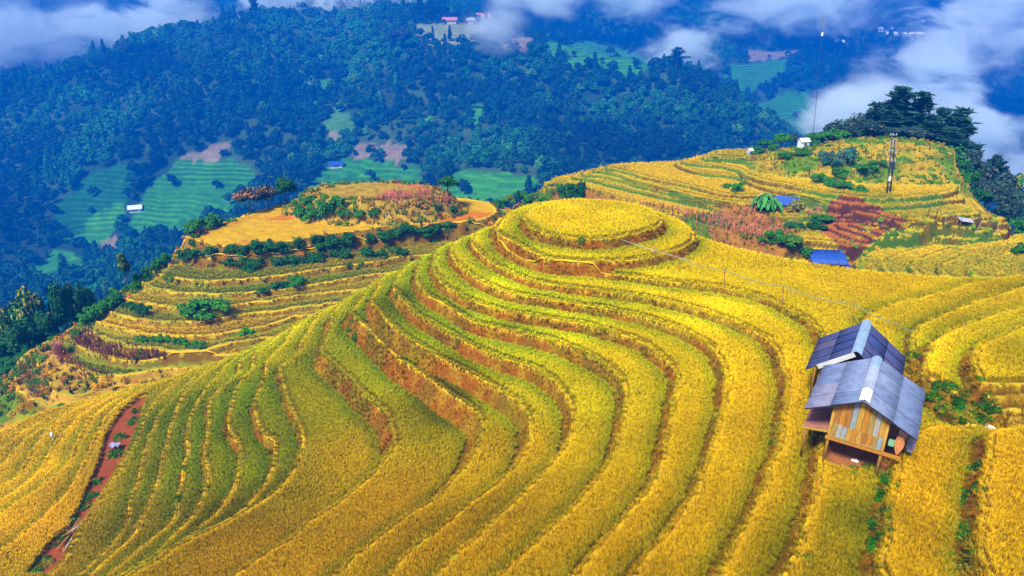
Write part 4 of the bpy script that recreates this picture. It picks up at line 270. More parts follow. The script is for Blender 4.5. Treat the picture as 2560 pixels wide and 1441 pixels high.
# ---------------------------------------------------------------- the ground
def build_ground():
    main = Terraces(MAIN_LIPS, -16.8, np.arange(-50, 46, 0.10), np.arange(11, 66, 0.10), wobble=.30)
    left = Terraces(LEFT_LIPS, -22.8, np.arange(-92, 30, 0.22), np.arange(50, 126, 0.22), skirt=.75, wobble=.9)
    right = Terraces(RIGHT_LIPS, -12.6, np.arange(-6, 92, 0.17), np.arange(56, 132, 0.17), skirt=.7, wobble=.5)
    # overgrown mound on the left hill and the overgrown knoll on the right hill
    for t, (cx, cy, rx, ry, h, p) in ((left, LEFT_MOUND), (right, RIGHT_KNOLL)):
        r = np.sqrt(((t.X - cx) / rx) ** 2 + ((t.Y - cy) / ry) ** 2)
        t.mound = np.clip(1 - r, 0, 1)
        t.Z += h * sstep(0, p, t.mound)
    return main, left, right

# ---------------------------------------------------------------- helpers
def tag(o, label=None, cat=None, group=None, kind=None):
    if label: o['label'] = label
    if cat: o['category'] = cat
    if group: o['group'] = group
    if kind: o['kind'] = kind
    return o

def link(name, me, mat=None, parent=None):
    if mat is not None: me.materials.append(mat)
    o = bpy.data.objects.new(name, me); COL.objects.link(o)
    if parent is not None: o.parent = parent
    return o

def empty(name, loc, rotz=0.0):
    o = bpy.data.objects.new(name, None); COL.objects.link(o)
    o.location = loc; o.rotation_euler = (0, 0, rotz); o.empty_display_size = .2
    return o

def mesh_np(name, V, F, cols=None, smooth=False, attr='col'):
    """mesh from arrays; F is (n,3) or (n,4)"""
    V = np.asarray(V, np.float32); F = np.asarray(F, np.int32); k = F.shape[1]
    me = bpy.data.meshes.new(name)
    me.vertices.add(len(V)); me.vertices.foreach_set('co', V.ravel())
    me.loops.add(F.size); me.loops.foreach_set('vertex_index', F.ravel())
    me.polygons.add(len(F)); me.polygons.foreach_set('loop_start', np.arange(0, F.size, k, dtype=np.int32))
    me.polygons.foreach_set('use_smooth', np.full(len(F), smooth, dtype=bool))
    if cols is not None:
        a = me.attributes.new(attr, 'FLOAT_COLOR', 'POINT')
        c = np.ones((len(V), 4), np.float32); c[:, :3] = cols; a.data.foreach_set('color', c.ravel())
    me.update(calc_edges=True); me.validate()
    return me

def grid_faces(ny, nx, keep=None):
    i = np.arange(ny * nx).reshape(ny, nx)
    f = np.stack([i[:-1, :-1], i[:-1, 1:], i[1:, 1:], i[1:, :-1]], -1).reshape(-1, 4)
    return f if keep is None else f[keep.reshape(-1)]

class MB:
    """collects simple shapes into one mesh"""
    def __init__(s): s.v = []; s.f = []; s.c = []
    def add(s, v, f, c=None):
        b = len(s.v); s.v += [tuple(p) for p in v]; s.f += [tuple(i + b for i in q) for q in f]
        s.c += [c or (1, 1, 1)] * len(v); return s
    def box(s, c, size, R=None, col=None):
        hx, hy, hz = (d / 2 for d in size)
        p = [Vector((x * hx, y * hy, z * hz)) for x in (-1, 1) for y in (-1, 1) for z in (-1, 1)]
        if R is not None: p = [R @ q for q in p]
        return s.add([q + Vector(c) for q in p], [(0, 1, 3, 2), (4, 6, 7, 5), (0, 4, 5, 1), (2, 3, 7, 6), (0, 2, 6, 4), (1, 5, 7, 3)], col)
    def beam(s, a, b, w, h, col=None):
        a, b = Vector(a), Vector(b); d = b - a; q = d.to_track_quat('Y', 'Z').to_matrix()
        return s.box((a + b) / 2, (w, d.length, h), q, col)
    def tube(s, pts, r, n=6, col=None, cap=True):
        pts = [Vector(p) for p in pts]; rr = r if isinstance(r, (list, tuple)) else [r] * len(pts)
        v = []; f = []
        for i, p in enumerate(pts):
            d = (pts[min(i + 1, len(pts) - 1)] - pts[max(i - 1, 0)]).normalized()
            u = d.orthogonal().normalized() if abs(d.z) > .95 else Vector((0, 0, 1)).cross(d).normalized()
            w = d.cross(u)
            for k in range(n):
                t = 2 * math.pi * k / n; v.append(p + (u * math.cos(t) + w * math.sin(t)) * rr[i])
        for i in range(len(pts) - 1):
            for k in range(n):
                k2 = (k + 1) % n; f.append((i * n + k, i * n + k2, i * n + n + k2, i * n + n + k))
        if cap: f += [tuple(range(n))[::-1], tuple(range((len(pts) - 1) * n, len(pts) * n))]
        return s.add(v, f, col)
    def quad(s, a, b, c, d, col=None): return s.add([a, b, c, d], [(0, 1, 2, 3)], col)
    def build(s, name, mat, parent=None, smooth=False):
        me = bpy.data.meshes.new(name); me.from_pydata(s.v, [], s.f); me.update()
        a = me.attributes.new('col', 'FLOAT_COLOR', 'POINT')
        c = np.ones((len(s.v), 4), np.float32); c[:, :3] = np.array(s.c); a.data.foreach_set('color', c.ravel())
        if smooth: me.polygons.foreach_set('use_smooth', [True] * len(me.polygons))
        return link(name, me, mat, parent)

def copy_tree(o, parent=None):
    c = o.copy(); COL.objects.link(c)
    if parent is not None: c.parent = parent
    for ch in list(o.children): copy_tree(ch, c)
    return c

# ---------------------------------------------------------------- materials
def material(name, rough=.85, spec=.2):
    m = bpy.data.materials.new(name); m.use_nodes = True
    b = m.node_tree.nodes['Principled BSDF']; b.inputs['Roughness'].default_value = rough
    b.inputs['Specular IOR Level'].default_value = spec
    return m, m.node_tree.nodes, m.node_tree.links, b

def mixc(n, l, mode, fac, a, b):
    x = n.new('ShaderNodeMix'); x.data_type = 'RGBA'; x.blend_type = mode
    for sock, v in ((x.inputs[0], fac), (x.inputs[6], a), (x.inputs[7], b)):
        if hasattr(v, 'links') or hasattr(v, 'is_linked'): l.new(v, sock)
        elif isinstance(v, (int, float)): sock.default_value = v
        else: sock.default_value = (*v, 1)
    return x.outputs[2]

def noise(n, l, scale, detail=4, rough=.6, coord='Object', stretch=None):
    tc = n.new('ShaderNodeTexCoord'); t = n.new('ShaderNodeTexNoise')
    t.inputs['Scale'].default_value = scale; t.inputs['Detail'].default_value = detail; t.inputs['Roughness'].default_value = rough
    src = tc.outputs[coord]
    if stretch:
        mp = n.new('ShaderNodeMapping'); mp.inputs['Scale'].default_value = stretch; l.new(src, mp.inputs['Vector']); src = mp.outputs[0]
    l.new(src, t.inputs['Vector']); return t.outputs['Fac']

def ramp(n, l, fac, stops):
    r = n.new('ShaderNodeValToRGB'); e = r.color_ramp.elements
    while len(e) < len(stops): e.new(.5)
    for k, (p, c) in zip(e, stops): k.position = p; k.color = (*c, 1)
    l.new(fac, r.inputs[0]); return r.outputs[0]

def bump(n, l, bsdf, h, strength=.5, dist=.05):
    b = n.new('ShaderNodeBump'); b.inputs['Strength'].default_value = strength; b.inputs['Distance'].default_value = dist
    l.new(h, b.inputs['Height']); l.new(b.outputs[0], bsdf.inputs['Normal'])

def attr(n, name, kind='GEOMETRY'):
    a = n.new('ShaderNodeAttribute'); a.attribute_name = name; a.attribute_type = kind; return a.outputs['Color']

def ground_material(name, fine=9.0, amount=.55):
    m, n, l, b = material(name, .95, .0)
    v = ramp(n, l, noise(n, l, fine, 6, .7), [(.25, (.45, .42, .4)), (.5, (1, 1, 1)), (.78, (1.55, 1.5, 1.35))])
    l.new(mixc(n, l, 'MULTIPLY', amount, attr(n, 'col'), v), b.inputs['Base Color'])
    bump(n, l, b, noise(n, l, fine * 1.7, 5, .7), .7, .12)
    return m

def foliage_material(name, instanced=True, base=(1, 1, 1), sheen=.15, trans=.0):
    m, n, l, b = material(name, .7, sheen)
    c = attr(n, 'tint')
    if instanced: c = mixc(n, l, 'MULTIPLY', 1.0, c, attr(n, 'col', 'INSTANCER'))
    else:
        oi = n.new('ShaderNodeObjectInfo')
        c = mixc(n, l, 'MULTIPLY', 1.0, c, base)
        v = ramp(n, l, oi.outputs['Random'], [(0, (.8, .86, .85)), (1, (1.2, 1.1, 1.1))])
        c = mixc(n, l, 'MULTIPLY', 1.0, c, v)
    l.new(c, b.inputs['Base Color'])
    return m

def plain(name, col, rough=.7, spec=.3, var=.35, scale=6.0, stretch=None, bmp=.0):
    m, n, l, b = material(name, rough, spec)
    f = noise(n, l, scale, 5, .65, stretch=stretch)
    lo = tuple(c * (1 - var) for c in col); hi = tuple(min(1, c * (1 + var)) for c in col)
    l.new(ramp(n, l, f, [(.3, lo), (.7, hi)]), b.inputs['Base Color'])
    if bmp: bump(n, l, b, f, bmp, .02)
    return m

# ---------------------------------------------------------------- scattered plants (stuff)
VARS = {}
def leaf_cards(P, N, size, tint, aspect=1.6, rng=RNG):
    """one small quad per point, facing roughly along N"""
    n = len(P); a = rng.normal(size=(n, 3)); N = N / (np.linalg.norm(N, axis=1, keepdims=True) + 1e-9)
    U = np.cross(N, a); U /= (np.linalg.norm(U, axis=1, keepdims=True) + 1e-9); W = np.cross(N, U)
    s = (size * rng.uniform(.7, 1.35, n))[:, None]
    q = np.stack([P - U * s * .5 * aspect, P - W * s * .42, P + U * s * .5 * aspect, P + W * s * .42], 1).reshape(-1, 3)
    return q, np.arange(4 * n).reshape(n, 4), np.repeat(tint, 4, 0)

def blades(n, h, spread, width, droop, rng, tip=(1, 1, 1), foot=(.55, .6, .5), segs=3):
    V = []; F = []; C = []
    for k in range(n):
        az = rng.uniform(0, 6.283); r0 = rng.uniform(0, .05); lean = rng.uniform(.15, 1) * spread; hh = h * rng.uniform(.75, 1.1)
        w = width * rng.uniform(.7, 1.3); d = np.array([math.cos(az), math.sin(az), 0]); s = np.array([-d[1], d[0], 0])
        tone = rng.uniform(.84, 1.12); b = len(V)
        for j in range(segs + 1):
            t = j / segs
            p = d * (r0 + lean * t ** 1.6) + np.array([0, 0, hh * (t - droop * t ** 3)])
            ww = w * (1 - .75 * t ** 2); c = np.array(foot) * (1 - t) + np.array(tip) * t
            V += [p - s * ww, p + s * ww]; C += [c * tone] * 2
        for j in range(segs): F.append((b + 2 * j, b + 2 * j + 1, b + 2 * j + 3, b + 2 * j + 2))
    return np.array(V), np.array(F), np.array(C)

def variant(name, V, F, tint, mat, smooth=False):
    me = mesh_np(name, V, F, tint, smooth, 'tint'); me.materials.append(mat)
    return bpy.data.objects.new(name, me)

def variant_set(key, objs):
    c = bpy.data.collections.new(key)
    for o in objs: c.objects.link(o)
    VARS[key] = (c, len(objs)); return c

def scatter(name, key, P, scale, col, tilt=.12, stretch=None, rng=RNG):
    """instances of a variant set on a cloud of points"""
    coll, nv = VARS[key]; n = len(P)
    me = bpy.data.meshes.new(name); me.vertices.add(n); me.vertices.foreach_set('co', np.asarray(P, np.float32).ravel())
    rot = np.stack([rng.normal(0, tilt, n), rng.normal(0, tilt, n), rng.uniform(0, 6.283, n)], 1).astype(np.float32)
    a = me.attributes.new('rot', 'FLOAT_VECTOR', 'POINT'); a.data.foreach_set('vector', rot.ravel())
    sc = np.asarray(scale, np.float32)
    if sc.ndim == 1: sc = np.stack([sc, sc, sc * (stretch if stretch is not None else 1)], 1)
    a = me.attributes.new('scl', 'FLOAT_VECTOR', 'POINT'); a.data.foreach_set('vector', sc.astype(np.float32).ravel())
    a = me.attributes.new('var', 'INT', 'POINT'); a.data.foreach_set('value', rng.integers(0, nv, n).astype(np.int32))
    c = np.ones((n, 4), np.float32); c[:, :3] = col
    a = me.attributes.new('col', 'FLOAT_COLOR', 'POINT'); a.data.foreach_set('color', c.ravel())
    o = link(name, me); o['kind'] = 'stuff'
    g = bpy.data.node_groups.new(name, 'GeometryNodeTree')
    g.interface.new_socket('Geometry', in_out='INPUT', socket_type='NodeSocketGeometry')
    g.interface.new_socket('Geometry', in_out='OUTPUT', socket_type='NodeSocketGeometry')
    N, L = g.nodes, g.links
    gi, go = N.new('NodeGroupInput'), N.new('NodeGroupOutput')
    ci = N.new('GeometryNodeCollectionInfo'); ci.inputs['Collection'].default_value = coll
    ci.inputs['Separate Children'].default_value = True; ci.inputs['Reset Children'].default_value = True
    ip = N.new('GeometryNodeInstanceOnPoints'); ip.inputs['Pick Instance'].default_value = True
    def named(nm, dt):
        x = N.new('GeometryNodeInputNamedAttribute'); x.data_type = dt; x.inputs['Name'].default_value = nm; return x.outputs['Attribute']
    L.new(gi.outputs[0], ip.inputs['Points']); L.new(ci.outputs[0], ip.inputs['Instance'])
    L.new(named('var', 'INT'), ip.inputs['Instance Index'])
    e2r = N.new('FunctionNodeEulerToRotation'); L.new(named('rot', 'FLOAT_VECTOR'), e2r.inputs[0])
    L.new(e2r.outputs[0], ip.inputs['Rotation']); L.new(named('scl', 'FLOAT_VECTOR'), ip.inputs['Scale'])
    L.new(ip.outputs[0], go.inputs[0])
    md = o.modifiers.new('scatter', 'NODES'); md.node_group = g
    return o

# ---------------------------------------------------------------- terrain
main, left, right = build_ground()
slope = Slope(FAR_POINTS)

def idw(x, y, tones):
    T = np.array(tones); d2 = (np.asarray(x)[..., None] - T[:, 0]) ** 2 + (np.asarray(y)[..., None] - T[:, 1]) ** 2
    w = 1 / (d2 + .35) ** 1.6
    w /= w.sum(-1, keepdims=True)
    return w @ T[:, 2:5]

K_TONE = 1.0
def mixv(a, b, t): return a * (1 - t[..., None]) + b * t[..., None]
STRAW = np.array((.62, .42, .03)); SOIL = np.array((.18, .095, .008)); RED = np.array((.26, .082, .007)); OLIVE = np.array((.17, .15, .006)); MOSS = np.array((.05, .14, .012))

def terrain_object(name, t, cols, mat, step=1, lower=0.0, cut=None):
    Z = t.Z[::step, ::step].copy(); X = t.X[::step, ::step]; Y = t.Y[::step, ::step]; C = cols[::step, ::step]
    keep = None
    if cut is not None:
        k = cut[::step, ::step]; keep = k[:-1, :-1] | k[1:, 1:]
    V = np.stack([X, Y, Z], -1).reshape(-1, 3)
    me = mesh_np(name, V, grid_faces(*Z.shape, keep=keep), C.reshape(-1, 3), True)
    o = link(name, me, mat); o['kind'] = 'structure'; return o

def bank_cols(t, s=1.0, seed=1, veg=.35):
    X, Y = t.X, t.Y
    n1 = fbm(X * .55 * s, Y * .55 * s, 4, seed); n2 = fbm(X * 2.2 * s, Y * 2.2 * s, 3, seed + 2); n3 = fbm(X * .25 * s, Y * .25 * s, 3, seed + 4)
    soil = mixv(SOIL, RED, sstep(.42, .62, n1)); soil = mixv(soil, np.array((.33, .19, .01)), sstep(.45, .7, n2) * .8)
    soil = mixv(soil, OLIVE, sstep(.56, .72, n3) * veg * 2)
    return soil, n1, n2, n3

# near hill
soil, n1, n2, n3 = bank_cols(main)
body = idw(main.X[::4, ::4], main.Y[::4, ::4], CROP_TONES)
body = np.repeat(np.repeat(body, 4, 0), 4, 1)[:main.X.shape[0], :main.X.shape[1]] * K_TONE
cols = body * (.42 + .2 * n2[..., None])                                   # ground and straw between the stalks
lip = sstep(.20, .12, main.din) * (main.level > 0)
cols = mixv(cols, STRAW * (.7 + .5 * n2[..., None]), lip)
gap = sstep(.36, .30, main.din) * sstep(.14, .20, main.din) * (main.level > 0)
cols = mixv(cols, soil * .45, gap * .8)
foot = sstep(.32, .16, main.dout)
cols = mixv(cols, soil * .5, foot * (1 - main.bank) * .8)  # shadow along the bank foot painted as darker soil
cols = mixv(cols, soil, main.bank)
path = inside(BARE['path'], main.X, main.Y); yard = inside(BARE['yard'], main.X, main.Y)
cols[path] = (np.array((.27, .065, .025)) * (.75 + .5 * n2[..., None]))[path]
cols[yard] = (np.array((.34, .13, .05)) * (.6 + .7 * n2[..., None]))[yard]
out = sstep(0.3, 2.0, main.far)
cols = mixv(cols, np.array((.10, .13, .02)) + .06 * n1[..., None], out)
main.Z += .05 * (n2 - .5) * (1 - main.bank * .2) + main.bank * .10 * (fbm(main.X * 3, main.Y * 3, 2, 12) - .5)
main.Z[path] -= .18
GM = ground_material('hill_ground')
near = (main.Y > 10.5) & (np.abs(main.X) < main.Y * .98 + 9) & (main.far < 9)
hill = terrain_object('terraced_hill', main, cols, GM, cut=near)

# left hill
soilL, a1, a2, a3 = bank_cols(left, .6, 21, .6); soilL = soilL * .5 + np.array((.22, .09, .006)) * .5
yel = np.array((.56, .36, .008)); grn = np.array((.22, .26, .008))
bodyL = mixv(np.broadcast_to(yel, left.X.shape + (3,)), grn, sstep(.46, .6, fbm(left.X * .06 + 3, left.level * .9 + left.Y * .05, 3, 31)))
for lv, cc in {10: (.24, .25, .010), 9: (.20, .25, .010), 8: (.46, .33, .010), 7: (.30, .28, .010), 6: (.58, .35, .010), 5: (.32, .31, .010), 4: (.55, .30, .010)}.items():
    bodyL = mixv(bodyL, np.array(cc), (left.level == lv) * (.55 + .45 * fbm(left.X * .07, left.Y * .1 + lv, 2, 39)))
top = (left.level >= 12)
bodyL = mixv(bodyL, np.array((.66, .33, .008)), top * .85)
bodyL = mixv(bodyL, np.array((.60, .17, .008)), top * sstep(.52, .62, fbm(left.X * .12, left.Y * .2, 3, 33)))
colsL = bodyL * (.75 + .45 * a2[..., None])
colsL = mixv(colsL, STRAW, sstep(.7, .4, left.din) * (left.level > 0) * .8)
colsL = mixv(colsL, mixv(soilL, OLIVE, sstep(.55, .7, a1)), left.bank * .97)
colsL = mixv(colsL, np.array((.42, .24, .03)) * (.5 + a2[..., None]), sstep(0, .12, left.mound))
tr = left.mound > .36
redtop = sstep(.34, .42, left.mound) * sstep(.42, .50, fbm(left.X * .16, left.Y * .3, 2, 35))
colsL = mixv(colsL, np.array((.58, .13, .06)), redtop)
wild = np.clip(sstep(.5, 3.0, left.far) + sstep(-40, -46, left.X - (left.Y - 80) * .35), 0, 1)
wcol = mixv(np.broadcast_to(np.array((.50, .22, .02)), left.X.shape + (3,)), np.array((.10, .16, .015)), sstep(.42, .6, fbm(left.X * .25, left.Y * .25, 4, 37)))
colsL = mixv(colsL, wcol * (.6 + .7 * a2[..., None]), wild * (left.level < 13))
low = (left.level <= 2) & (left.level > 0)
colsL = mixv(colsL, np.array((.52, .26, .04)) * (.6 + .8 * a2[..., None]), low * .8)
colsL *= np.array((.76, .86, .7))
left.Z += .22 * (a2 - .5) + .4 * wild * (a1 - .5)
GML = ground_material('left_hill_ground', 3.2, .6)
hillL = terrain_object('left_terraced_hill', left, colsL, GML, cut=(left.far < 26))

# right hill
soilR, b1, b2, b3 = bank_cols(right, .6, 41, .7); soilR = soilR * .55
bodyR = np.broadcast_to(np.array((.62, .44, .006)), right.X.shape + (3,)).copy()
bodyR = mixv(bodyR, np.array((.34, .30, .012)), sstep(.5, .66, fbm(right.X * .08, right.Y * .12, 3, 43)) * .8)
colsR = bodyR * (.75 + .45 * b2[..., None])
colsR = mixv(colsR, STRAW * .9, sstep(.5, .3, right.din) * (right.level > 0) * .6)
colsR = mixv(colsR, mixv(soilR * .9, MOSS, sstep(.42, .55, b3)), right.bank * .95)
RED_FIELD = inside(RED_PATCH, right.X, right.Y)
colsR[RED_FIELD] = (np.array((.44, .13, .03)) * (.7 + .6 * b2[..., None]))[RED_FIELD]
colsR = mixv(colsR, np.array((.09, .03, .03)) * (.7 + .6 * b2[..., None]), RED_FIELD * right.bank)
kn = sstep(.05, .2, right.mound)
kcol = mixv(np.broadcast_to(np.array((.46, .30, .015)), right.X.shape + (3,)), np.array((.12, .22, .01)), sstep(.42, .58, fbm(right.X * .3, right.Y * .3, 4, 47)))
colsR = mixv(colsR, kcol * (.7 + .6 * b2[..., None]), kn)
corn_low = inside(CORN_SLOPE, right.X, right.Y)
colsR = mixv(colsR, mixv(np.broadcast_to(np.array((.38, .16, .03)), right.X.shape + (3,)), np.array((.10, .17, .012)), sstep(.46, .6, b3)) * (.6 + .7 * b2[..., None]), corn_low * .9)
colsR = mixv(colsR, mixv(np.broadcast_to(np.array((.05, .12, .012)), right.X.shape + (3,)), np.array((.66, .46, .010)), inside(SPUR, right.X, right.Y) * 1.0) * (.6 + b2[..., None]), sstep(.4, 2.5, right.far))
colsR *= np.array((.74, .80, .7))
right.Z += .16 * (b2 - .5)
GMR = ground_material('right_hill_ground', 3.2, .6)
hillR = terrain_object('right_terraced_hill', right, colsR, GMR, cut=(right.far < 24))

# far valley side: rows farther apart with distance
rows = 112 * (1240 / 112) ** (np.linspace(0, 1, 260)); us = np.linspace(-1.05, 1.05, 380)
FY = np.repeat(rows[:, None], len(us), 1); FX = us[None, :] * FY
FZ = slope.z(FX, FY)
f1 = fbm(FX / 40, FY / 40, 4, 51); f2 = fbm(FX / 9, FY / 9, 3, 52)
colsF = mixv(np.broadcast_to(np.array((.018, .05, .012)), FX.shape + (3,)), np.array((.045, .10, .015)), sstep(.4, .65, f1))
FIELD_COL = {'terrace': (.03, .20, .002), 'teal': (.012, .11, .012), 'green': (.04, .24, .002), 'valley': (.035, .22, .004), 'soil': (.25, .19, .12), 'pale': (.22, .26, .10), 'scrub': (.06, .20, .02)}
field = np.zeros(FX.shape, int); band = np.zeros(FX.shape)
for k, ring in FAR_FIELDS:
    if len(ring) < 3: continue
    m = inside(smooth_ring(ring, 1), FX + 26 * (f1 - .5) + 9 * (f2 - .5), FY + 30 * (f1 - .5) + 9 * (f2 - .5))
    colsF[m] = (np.array(FIELD_COL[k]) * (.75 + .5 * f2[..., None]))[m]; field[m] = 1 if k != 'soil' else 2
    if k in ('terrace', 'teal', 'green', 'valley'): band[m] = 1
FM, n_, l_, b_ = material('far_ground', .95, .1)
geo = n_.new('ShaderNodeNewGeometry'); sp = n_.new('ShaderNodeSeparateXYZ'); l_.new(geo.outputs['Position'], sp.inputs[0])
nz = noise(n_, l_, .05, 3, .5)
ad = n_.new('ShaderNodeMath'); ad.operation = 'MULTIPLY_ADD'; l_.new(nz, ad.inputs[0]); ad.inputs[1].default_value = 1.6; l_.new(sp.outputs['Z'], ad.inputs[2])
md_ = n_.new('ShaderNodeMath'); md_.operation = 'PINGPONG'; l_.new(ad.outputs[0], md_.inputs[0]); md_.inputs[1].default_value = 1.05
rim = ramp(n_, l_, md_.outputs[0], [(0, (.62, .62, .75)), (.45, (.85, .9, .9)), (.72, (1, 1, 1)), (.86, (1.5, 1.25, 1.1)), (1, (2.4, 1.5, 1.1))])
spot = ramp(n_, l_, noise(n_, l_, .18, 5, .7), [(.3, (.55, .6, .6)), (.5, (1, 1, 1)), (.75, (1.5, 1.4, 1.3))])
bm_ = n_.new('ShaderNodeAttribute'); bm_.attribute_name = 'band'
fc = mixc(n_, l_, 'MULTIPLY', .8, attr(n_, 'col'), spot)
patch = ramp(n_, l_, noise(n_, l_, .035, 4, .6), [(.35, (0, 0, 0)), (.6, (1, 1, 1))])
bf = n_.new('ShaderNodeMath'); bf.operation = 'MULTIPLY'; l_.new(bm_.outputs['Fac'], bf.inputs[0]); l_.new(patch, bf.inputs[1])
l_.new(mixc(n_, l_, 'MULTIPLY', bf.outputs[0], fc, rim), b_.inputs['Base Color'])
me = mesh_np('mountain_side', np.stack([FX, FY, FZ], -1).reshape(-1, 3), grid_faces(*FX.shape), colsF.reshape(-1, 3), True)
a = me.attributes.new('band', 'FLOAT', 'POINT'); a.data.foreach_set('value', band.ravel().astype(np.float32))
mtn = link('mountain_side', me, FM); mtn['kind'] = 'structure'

def ground(x, y):
    """height of the ground under a point of the near hills"""
    best = -1e9
    for t in (main, left, right):
        if t.xs[0] < x < t.xs[-1] and t.ys[0] < y < t.ys[-1]: best = max(best, float(t.z(x, y)))
    return max(best, float(slope.z(np.array(x), np.array(y)))) if y > 112 else best

# the little bund of dry grass that runs along every terrace lip
def bunds(t, parent, mat, w, h, ymin, skip=(), base=(.80, .47, .012)):
    for ring in t.rings:
        area = np.sum(ring[:, 0] * np.roll(ring[:, 1], -1) - ring[:, 1] * np.roll(ring[:, 0], -1)); sg = 1 if area > 0 else -1
        nx_ = np.roll(ring, -1, 0) - np.roll(ring, 1, 0); nl = np.hypot(*nx_.T)[:, None] + 1e-9; tan = nx_ / nl
        nrm = np.column_stack([-tan[:, 1], tan[:, 0]]) * sg
        x, y = ring.T
        ok = (y > ymin) & (np.abs(x) < y * .9 + 4) & (x > t.xs[3]) & (x < t.xs[-3]) & (y < t.ys[-3]) & (t.sample(t.far, x, y) < .8)
        for s in skip: ok &= ~inside(s, x, y)
        zb = t.z(x + nrm[:, 0] * (w + .12), y + nrm[:, 1] * (w + .12)); zc = t.z(x + nrm[:, 0] * .06, y + nrm[:, 1] * .06)
        zb = np.where(np.abs(zb - zc) > .35, zc, np.maximum(zb, zc))
        jig = 1 + 1.3 * (fbm(x * 2.3, y * 2.3, 3, 15) - .5); hj = h * (.6 + .9 * fbm(x * 3.1, y * 3.1, 3, 16))
        prof = [(-.03, -.10), (.01, .75), (.5, 1.0), (1.0, .6), (1.25, -.4)]
        V = np.stack([np.column_stack([x + nrm[:, 0] * w * a * jig, y + nrm[:, 1] * w * a * jig, zb + hj * b]) for a, b in prof], 1)
        n = len(ring); good = ok & np.roll(ok, -1) & (np.hypot(*(np.roll(ring, -1, 0) - ring).T) < 1.2)
        idx = np.nonzero(good)[0]
        if len(idx) < 3: continue
        k = len(prof); F = []
        for i in idx:
            j = (i + 1) % n
            F += [(i * k + q, i * k + q + 1, j * k + q + 1, j * k + q) for q in range(k - 1)]
        F = np.array(F); used, inv = np.unique(F, return_inverse=True)
        tone = (.70 + .6 * fbm(x * 1.1, y * 1.1, 3, 17))[:, None] * np.array(base); gr = sstep(.56, .7, fbm(x * .35, y * .35, 3, 18))[:, None]
        tone = tone * (1 - gr) + np.array((.36, .36, .02)) * gr; rd = sstep(.6, .72, fbm(x * .6, y * .6, 3, 19))[:, None] * .8
        tone = tone * (1 - rd) + np.array((.42, .14, .01)) * rd
        me = mesh_np('bund', V.reshape(-1, 3)[used], inv.reshape(F.shape), np.repeat(tone, k, 0)[used], True)
        link('bund', me, mat, parent)
BM = ground_material('dry_grass_bund', 22.0, .5)
bunds(main, hill, BM, .10, .055, 11.3, (BARE['yard'], BARE['path'], BARE['dip']))
bunds(left, hillL, BM, .20, .08, 54)
BMR = ground_material('green_gold_bund', 8.0, .6)
bunds(right, hillR, BMR, .12, .05, 58, (RED_PATCH, CORN_SLOPE, SPUR), (.20, .17, .012))

# ---------------------------------------------------------------- crops and grass
rr = np.random.default_rng(11)
RICE = foliage_material('rice_plant', True, sheen=.0)
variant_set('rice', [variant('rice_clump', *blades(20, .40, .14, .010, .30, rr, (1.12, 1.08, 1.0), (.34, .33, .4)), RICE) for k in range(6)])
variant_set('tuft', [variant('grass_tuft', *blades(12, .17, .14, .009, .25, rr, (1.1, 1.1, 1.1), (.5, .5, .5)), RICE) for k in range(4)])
def weed(rng, n=90, r=.3):
    d = rng.normal(size=(n, 3)); d[:, 2] = np.abs(d[:, 2]) * .8; d /= np.linalg.norm(d, axis=1, keepdims=True)
    P = d * (r * rng.uniform(.35, 1, n) ** .6)[:, None]; N = d + rng.normal(0, .5, (n, 3)) + np.array([0, 0, .6])
    t = np.repeat(rng.uniform(.6, 1.3, n)[:, None], 3, 1)
    return leaf_cards(P, N, .075, t, 2.0, rng)
variant_set('weed', [variant('weed_clump', *weed(rr), RICE) for k in range(4)])
def corn(rng):
    V, F, C = blades(3, 1.5, .10, .02, .0, rng, (1, 1, 1), (.8, .8, .8), 2)
    V2, F2, C2 = blades(9, .9, .45, .035, .55, rng, (1.1, 1.0, .95), (.8, .8, .8), 3)
    V2[:, 2] += .35 * rng.random()
    return np.vstack([V, V2]), np.vstack([F, F2 + len(V)]), np.vstack([C, C2])
variant_set('corn', [variant('corn_stalk', *corn(rr), RICE) for k in range(4)])

def jitter_grid(x0, x1, y0, y1, s, rng=rr):
    X, Y = np.meshgrid(np.arange(x0, x1, s), np.arange(y0, y1, s))
    return (X + rng.uniform(-.45, .45, X.shape) * s).ravel(), (Y + rng.uniform(-.45, .45, X.shape) * s).ravel()

def view_ok(x, y, m=1.12): return np.abs(x) < y * .78 * m + 8

